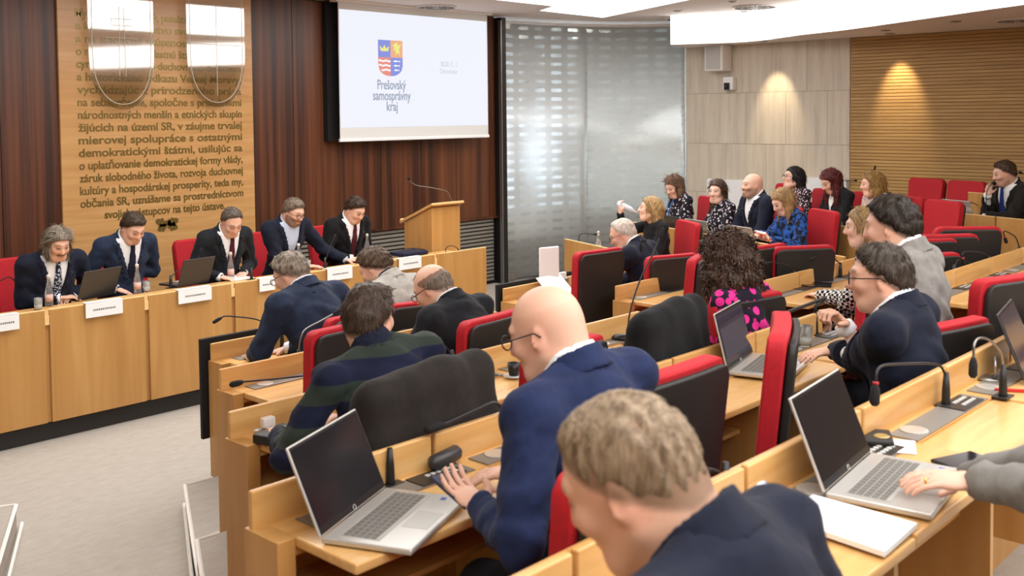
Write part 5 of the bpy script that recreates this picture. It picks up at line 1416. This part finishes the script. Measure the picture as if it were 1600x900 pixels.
# ------------------------------------------------------------------ laptops
M_silver = plain('laptop_silver', '#c9c7c2', .35, .55); M_key = plain('laptop_keys', '#6f6c67', .6); M_bez = plain('laptop_bezel', '#17171a', .3)
M_disp = plain('display_dark', '#1a1b20', .12, 0, .6); M_disp2 = plain('display_blueish', '#2a2e40', .12, 0, .6); M_gun = plain('laptop_dark', '#3a3a3d', .4, .3)
def laptop(pos, rz, ang, lab, body=None, disp=None, w=.36, d=.243, dispdetail=False, h=.232):
    body = body or M_silver; disp = disp or M_disp
    root = empty('laptop', pos, math.radians(rz), lab, 'laptop')
    bs = MB().box((-w / 2, -d, 0), (w / 2, 0, .016)).build('base', body, root, bevel=.005)
    MB().box((-w * .43, -d * .60, .0162), (w * .43, -d * .17, .0170)).build('key_well', M_bez if body is M_gun else plain('key_well', '#a7a49e', .5), bs)
    kb = MB()
    for j in range(5):
        for i in range(14):
            x = -w * .42 + i * w * .06; y = -d * (.25 + .075 * j); kb.box((x, y, .0168), (x + w * .052, y + d * .062, .0185))
    kb.build('keys', M_key, bs)['kind'] = 'stuff'
    MB().box((-w * .16, -d * .94, .016), (w * .14, -d * .65, .0166)).build('touchpad', plain('touchpad', '#b9b7b2', .4, .3), bs)
    if body is M_silver: MB().box((w * .38, -d * .80, .016), (w * .43, -d * .74, .0166)).build('sticker', plain('sticker_blue', '#3b62b8', .5), bs)
    A = math.radians(180 - ang); ux, uz = math.cos(A), math.sin(A); Yd = A3(0, ux, uz); Zd = A3(0, -uz, ux)
    c = A3(0, .004, .014) + Yd * h / 2
    ld = MB().obox(c, (1, 0, 0), Yd, Zd, w / 2, h / 2, .004).build('lid', body, root, bevel=.003)
    MB().obox(c + Zd * .0042, (1, 0, 0), Yd, Zd, w / 2 - .004, h / 2 - .004, .0006).build('bezel', M_bez, ld)
    MB().obox(c + Zd * .0050 + Yd * .006, (1, 0, 0), Yd, Zd, w / 2 - .010, h / 2 - .016, .0005).build('display', disp, ld)
    for k in range(1):
        lg = [c + Zd * .0056 - Yd * (h / 2 - .010) + A3(.007 * math.cos(q), 0, 0) + Yd * .006 * math.sin(q) for q in np.linspace(0, 2 * math.pi, 13)]
        MB().tube(lg, .0009, 4).build('maker_mark', M_button, ld)
    if dispdetail:
        MB().obox(c + Zd * .0056 + Yd * .075, (1, 0, 0), Yd, Zd, w / 2 - .012, .012, .0003).build('window_bar', plain('ui_bar', '#1b2138', .3), ld)
        MB().obox(c + Zd * .0056 - Yd * .012, (1, 0, 0), Yd, Zd, w / 2 - .022, .060, .0003).build('window_area', plain('ui_area', '#3b3d4d', .3), ld)
    return root
hl = (np.array([1.475, 2.055]) + np.array([1.804, 2.202])) / 2
laptop((hl[0], hl[1] - .02, D_[3] + .003), 24, 113, 'open silver laptop on the left desk end in the foreground')
hl = (np.array([2.281, 1.153]) + np.array([2.64, 1.211])) / 2
laptop((hl[0] - .01, hl[1] - .05, D_[4] + .004), 7, 112, 'open silver laptop being typed on at the lower right')
q = atZ(1158, 572, D_[3]); laptop((q[0], q[1], D_[3] + .004), 14, 104, 'open laptop with dark window on screen behind the turned red chair', None, M_disp2, dispdetail=True)
q = atZ(1612, 585, D_[4]); laptop((q[0], q[1], D_[4] + .004), 10, 112, 'dark laptop cut off by the right edge', M_gun, M_disp2)
q = atZ(150, 466, .83); laptop((q[0], max(q[1], 7.16), .832), 194, 112, 'open dark laptop before the dotted tie at the dais', M_gun, w=.34)
q = atZ(302, 446, .83); laptop((q[0], max(q[1], 7.16), .832), 188, 112, 'open dark laptop left of the third person at the dais', M_gun, w=.31)
def glap(px, py, row, back, lab, body=None, w=.33, rz=68.7):
    z = PZg[row] - .112; r = CM @ _cr(px, py); q = atG(px, py, GO[row] + back); laptop((q[0], q[1], z + .002), rz, 112, lab, body, w=w)
PZg = [.91, 1.035, 1.125, 1.22]
glap(1058, 352, 1, .12, 'open black laptop before the blue lanyard', M_gun)
glap(1099, 360, 1, .10, 'open silver laptop before the dark floral blouse, second gallery desk')
glap(1168, 370, 1, .10, 'open silver laptop before the dark blazer in the gallery')
glap(1503, 335, 3, .10, 'open silver laptop before the dark brown suit')

# ------------------------------------------------------------------ bottles, glasses, name cards on the dais
m, t, p = newmat('clear_glass')
p.inputs['Base Color'].default_value = (.93, .95, .95, 1); p.inputs['Transmission Weight'].default_value = .9; p.inputs['Roughness'].default_value = .05; p.inputs['IOR'].default_value = 1.3
M_cg = m
def bottle(pos, lab, label_col='#c9a59a', h=.23):
    o = empty('glass_bottle', pos, 0, lab, 'bottle', 'small water bottles')
    k = h / .23
    MB().lathe([(.026, 0), (.028, .01), (.028, .10 * k), (.020, .14 * k), (.012, .18 * k), (.012, .205 * k)], n=16).build('glass', M_cg, o, True)
    MB().lathe([(.0285, .035), (.0285, .085)], n=16).build('paper_label', plain('label_' + label_col, label_col, .6), o, True)
    MB().lathe([(.0135, .203 * k), (.0135, .225 * k), (.010, .23 * k)], n=12).build('cap', plain('cap_pale', '#d9cfc8', .5), o, True)
def tumbler(pos, lab, r=.030, h=.085):
    o = empty('water_glass', pos, 0, lab, 'glass', 'water glasses')
    MB().lathe([(r * .85, 0), (r, h), (r * .92, h), (r * .8, .008)], n=18).build('glass', M_cg, o, True)
    MB().lathe([(r * .80, .008), (r * .85, h * .45)], n=18).build('water', plain('water', '#cfd6d8', .05), o, True)
for px, py, lab in ((77, 478, 'leftmost small bottle on the dais'), (215, 458, 'second small bottle from the left on the dais'), (361, 436, 'third small bottle from the left on the dais'),
                    (467, 420, 'fourth small bottle from the left on the dais'), (574, 402, 'rightmost small bottle on the dais')):
    bottle(atZ(px, py, .832), lab)
for px, py, lab in ((60, 484, 'water glass left of the leftmost bottle on the dais'), (229, 456, 'water glass beside the second bottle on the dais'), (481, 421, 'water glass beside the fourth bottle on the dais')):
    tumbler(atZ(px, py, .832), lab)
q = atG(935, 376, GO[0] + .12); bottle((q[0], q[1], .80), 'small bottle on the lowest gallery desk', '#b9c0c4')
tumbler(atZ(1258, 540, D_[3] + .003), 'water glass behind the turned red chair', .033, .09)
M_ink = plain('ink', '#6d6d70', .8)
def card(xa, ya, xb, yb, lab, h=.105):
    A_ = atY(xa, ya, 7.0); B_ = atY(xb, yb, 7.0); w_ = B_[0] - A_[0]
    o = empty('name_card', (A_[0], 7.005, .905), 0, lab, 'name card', 'name cards on the dais')
    MB().box((0, 0, -.095), (w_, .003, .010)).build('front_leaf', M_paper, o)
    MB().box((0, .0, .008), (w_, .055, .0105)).build('top_leaf', M_paper, o)
    MB().box((0, .050, -.045), (w_, .0525, .0085)).build('rear_leaf', M_paper, o)
    mk = MB(); rnd = random.Random(int(xa)); x = w_ * .2
    while x < w_ * .8:
        l_ = rnd.uniform(.006, .011); mk.box((x, -.0006, -.050), (x + l_, 0, -.038)); x += l_ + .004
    mk.build('printed_name', M_ink, o)['kind'] = 'stuff'
card(-22, 485, 30, 477, 'white name card cut off at the left frame edge')
card(134, 468, 192, 460, 'white name card before the dotted tie, second from the left'); card(279, 449, 331, 442, 'third white name card from the left on the dais')
card(406, 432, 430, 429, 'fourth white name card from the left, partly hidden'); card(512, 416, 551, 411, 'fifth white name card from the left on the dais'); card(624, 401, 659, 396, 'white name card at the right end of the dais')
q = atZ(640, 398, .835); tag(MB().box((-.16, -.10, 0), (.16, .12, .035)).build('document_folder', cloth('folder_navy', '#1d2036'), loc=q, bevel=.008), 'dark navy folder lying before the lectern on the dais', 'folder')
q = atZ(365, 434, .835); tag(MB().obox((0, 0, 0), (.97, .2, 0), (-.2, .97, 0), (0, 0, 1), .10, .14, .003).build('paper_sheets', M_paper, loc=q), 'white papers under the writing hand at the dais', 'paper')

# ------------------------------------------------------------------ things on the benches
q1 = D_[4] + .002
tag(MB().prism([(2.085, 1.150), (2.255, 1.132), (2.250, .880), (2.055, .872)], q1, q1 + .012).build('paper_stack', M_paper), 'stack of white paper beside the near laptop', 'paper')
o = empty('tissue_pack', atZ(1180, 782, q1), .4, 'crumpled white and blue tissue pack behind the nearest dark suit', 'tissues')
g_ = Shape(); g_.ell((0, 0, .022), (.055, .035, .022), None, .02); g_.ell((.03, .01, .030), (.035, .03, .018), None, .02)
g_.post = lambda P, d: (d + .004 * snoise(P, 90, 2)).astype(F4); P_, Q_ = g_.mesh(.004); np_object('wrap', P_, Q_, cloth('tissue_wrap', '#e4e8f2', '#4f7fd0', 'blot', 14), o)
def phone(pos, rz, lab):
    o = empty('smartphone', pos, rz, lab, 'phone'); MB().box((-.037, -.075, 0), (.037, .075, .009)).build('body', M_black, o, bevel=.003); MB().box((-.034, -.071, .009), (.034, .071, .0095)).build('glass', M_disp, o)
phone(atZ(1503, 722, q1), 1.2, 'black phone right of the typing hands'); phone(atZ(1272, 447, D_[2] + .002), 1.1, 'dark phone on the desk before the houndstooth top')
o = empty('wallet', atZ(1368, 690, q1), .5, 'black wallet beside the near laptop screen', 'wallet')
MB().box((-.055, -.045, 0), (.055, .045, .022)).build('leather', M_shell, o, bevel=.008); MB().lathe([(.022, .022), (.018, .024)], (-.015, -.015, 0), 16).build('badge', plain('badge_gold', '#b09a62', .4, .5), o)
tag(MB().obox((0, 0, .001), (.9, .4, 0), (-.4, .9, 0), (0, 0, 1), .06, .035, .001).build('note_paper', M_paper, loc=atZ(1410, 698, q1)), 'small white note under the wallet', 'paper')
o = empty('phone_stand', atZ(1545, 592, q1), .3, 'small silver ring stand near the right edge', 'stand')
MB().lathe([(.045, 0), (.045, .006), (.02, .008)], n=20).build('disc', M_chr, o, True); MB().tube([(.03 * math.cos(a_), -.02, .04 + .035 * math.sin(a_)) for a_ in np.linspace(-1, 4.2, 14)], .006, 8).build('hook', M_chr, o, True)
tag(MB().obox((0, 0, .004), (.85, .5, 0), (-.5, .85, 0), (0, 0, 1), .006, .07, .004).build('red_pen', plain('pen_red', '#c2281f', .4), loc=atZ(1590, 612, q1)), 'red pen beside the dark laptop at the right edge', 'pen')
o = empty('computer_mouse', atZ(972, 531, D_[2] + .002), .5, 'black computer mouse on the third row desk', 'mouse')
g_ = Shape(); g_.ell((0, 0, .008), (.032, .056, .024), None, .01); g_.post = lambda P, d: np.maximum(d, -P[:, 2]).astype(F4); P_, Q_ = g_.mesh(.004); np_object('shell', P_, Q_, plain('mouse_black', '#161618', .35), o); MB().tube([(0, .03, .027), (0, .042, .023)], .004, 8).build('wheel', M_grey, o)
tag(MB().obox((0, 0, .003), (.95, .3, 0), (-.3, .95, 0), (0, 0, 1), .055, .085, .002).build('leaflet', plain('leaflet_blue', '#c9d4e2', .7), loc=atZ(948, 549, D_[2] + .002)), 'pale blue leaflet behind the royal blue suit collar', 'paper')
o = empty('coffee_cup', atZ(803, 588, D_[2] + .002), 0, 'small black cup on a white saucer, third row desk', 'cup'); MB().lathe([(.022, .006), (.030, .06), (.027, .06), (.02, .012)], n=18).build('cup', M_black, o, True); MB().lathe([(.05, .004), (.02, .0)], n=18).build('saucer', M_white, o, True)
o = empty('note_book', atZ(441, 686, D_[2] + .002), .25, 'thick black notebook on the third row desk end', 'book'); MB().box((-.09, -.05, 0), (.07, .06, .035)).build('cover', M_shell, o, bevel=.006)
o = empty('power_plug', atZ(416, 672, D_[2] + .002), 0, 'white charger plug with cable on the third row desk end', 'charger'); MB().box((-.022, -.02, .012), (.03, .02, .05)).build('adapter', M_white, o, bevel=.006); MB().lathe([(.026, 0), (.026, .012), (.02, .014)], (-.03, .02, 0), 16).build('socket', M_disc, o, True); MB().tube(catmull([(.02, .01, .03), (.07, .03, .02), (.11, .08, .05), (.16, .12, .06)], 5), .003, 6).build('cable', M_white, o, True)
o = empty('spectacle_case', atZ(697, 728, D_[3] + .004), .2, 'dark rounded case lying right of the left laptop', 'case'); MB().tube([(-.075, 0, .024), (-.06, 0, .026), (.05, 0, .026), (.072, 0, .024)], [.010, .024, .024, .010], 12).build('shell', M_gun, o, True)
# router, bracket and papers on the first row right block
rp = atY(852, 425, RY[0] + .02)
o = empty('wireless_router', (rp[0], RY[0] - .03, DZ[0]), -.25, 'upright white device leaning at the front of the right block', 'router')
mb = MB(); mb.prism([(-.10, 0), (.09, 0), (.10, .025), (-.09, .025)], .12, .37); mb.build('housing', M_white, o, bevel=.012); MB().tube([(0, .01, 0), (0, .01, .125)], .006, 8).build('stem', M_black, o); MB().box((-.03, -.012, .09), (.05, .0, .115)).build('connector', M_grey, o)
o = empty('clamp_bracket', (rp[0] + .17, RY[0] - .03, DZ[0]), 0, 'small metal bracket box beside the white device', 'bracket'); MB().box((0, 0, 0), (.06, .04, .10)).build('box', M_metal, o, bevel=.005); MB().box((-.06, .0, .08), (.03, .03, .15)).build('arm', M_white, o, bevel=.004)
tag(MB().obox((0, 0, .0), (1, 0, 0), (0, .75, .66), (0, -.66, .75), .14, .10, .003).build('paper_sheets', M_paper, loc=(rp[0] - .02, RY[0] - .10, DZ[0] + .078)), 'white papers leaning below the white device', 'paper')
q = atG(944, 386, GO[0] + .14); tag(MB().obox((0, 0, .02), (.9, .3, .1), (-.3, .9, .1), (0, -.1, 1), .11, .08, .015).build('paper_sheets', M_paper, loc=(q[0], q[1], .802)), 'white papers on the lowest gallery desk', 'paper')
tag(MB().obox((0, 0, .002), (.9, .4, 0), (-.4, .9, 0), (0, 0, 1), .09, .06, .002).build('tablet', M_bez, loc=atZ(1285, 445, D_[2] + .004)), 'flat dark tablet beside the houndstooth sleeve', 'tablet')
# jackets thrown over chairs
def drape(ch, lab, mat, wd=.25):
    o = empty('draped_jacket', ch.location, ch.rotation_euler[2], lab, 'jacket')
    g_ = Shape()
    for z0, w0, w1 in ((1.085, wd, wd), ): g_.cone((-w0 + .02, -.275, z0), (w0 - .02, -.275, z0), .055, .055, .03)
    for q in (-1, 1):
        g_.cone((q * (wd - .03), -.275, 1.07), (q * (wd + .03), -.28, .62), .055, .05, .05); g_.cone((q * (wd - .02), -.255, 1.04), (q * (wd + .055), -.20, .72), .05, .045, .05)
    g_.ell((0, -.290, .80), (wd + .06, .085, .36), None, .06); g_.ell((0, -.20, .97), (wd - .02, .045, .14), None, .05); g_.cone((-.10, -.30, 1.10), (.10, -.30, 1.10), .035, .035, .03)
    g_.post = lambda P, d: (d + .005 * snoise(P, 13, 3) + .0025 * np.sin(P[:, 0] * 34 + 3 * np.sin(P[:, 2] * 7))).astype(F4)
    P_, Q_ = g_.mesh(.011); np_object('cloth', P_, Q_, mat, o)
drape(JCH, 'dark brown jacket hung over the chair behind the striped sweater', cloth('jacket_dark_brown', '#262220'))
drape(JCH2, 'black jacket hung over a chair left of the pink dotted top', cloth('jacket_black2', '#17181a'), .24)

# ------------------------------------------------------------------ fittings on the stone wall
o = empty('wall_speaker', (11.85, 7.34, 2.93), 0, 'white wall loudspeaker under the light cove', 'loudspeaker')
MB().box((-.10, -.14, -.175), (.148, .14, .175)).build('cabinet', M_soft_white, o, bevel=.02); MB().box((-.108, -.11, -.15), (-.10, .11, .15)).build('grille', plain('grille_grey', '#b9b7b4', .7), o, bevel=.004)
o = empty('wall_camera', (11.93, 7.21, 2.59), 0, 'small white and black camera on the stone wall', 'camera')
MB().box((-.03, -.075, -.085), (.068, .075, .085)).build('mount', M_white, o, bevel=.008); MB().box((-.07, -.03, -.085), (-.03, .04, .01)).build('lens_block', M_black, o, bevel=.008); MB().tube([(-.085, .0, -.04), (-.07, 0, -.04)], .022, 14).build('lens', M_disp, o, True)
for y0, y1, zt_, lab in ((6.95, 7.56, 1.30, 'white wall radiator nearer the frosted glass wall'), (5.57, 6.12, 1.37, 'white wall radiator nearer the slatted wood wall')):
    o = empty('radiator', (11.93, y0, 0), 0, lab, 'radiator'); MB().box((0, 0, .3), (.065, y1 - y0, zt_)).build('panel', M_white, o, bevel=.01); MB().box((.005, .02, zt_), (.06, y1 - y0 - .02, zt_ + .012)).build('top_grille', M_soft_white, o)
    for yy in (.08, y1 - y0 - .08): MB().box((.01, yy - .02, 0), (.05, yy + .02, .31)).build('foot', M_white, o)
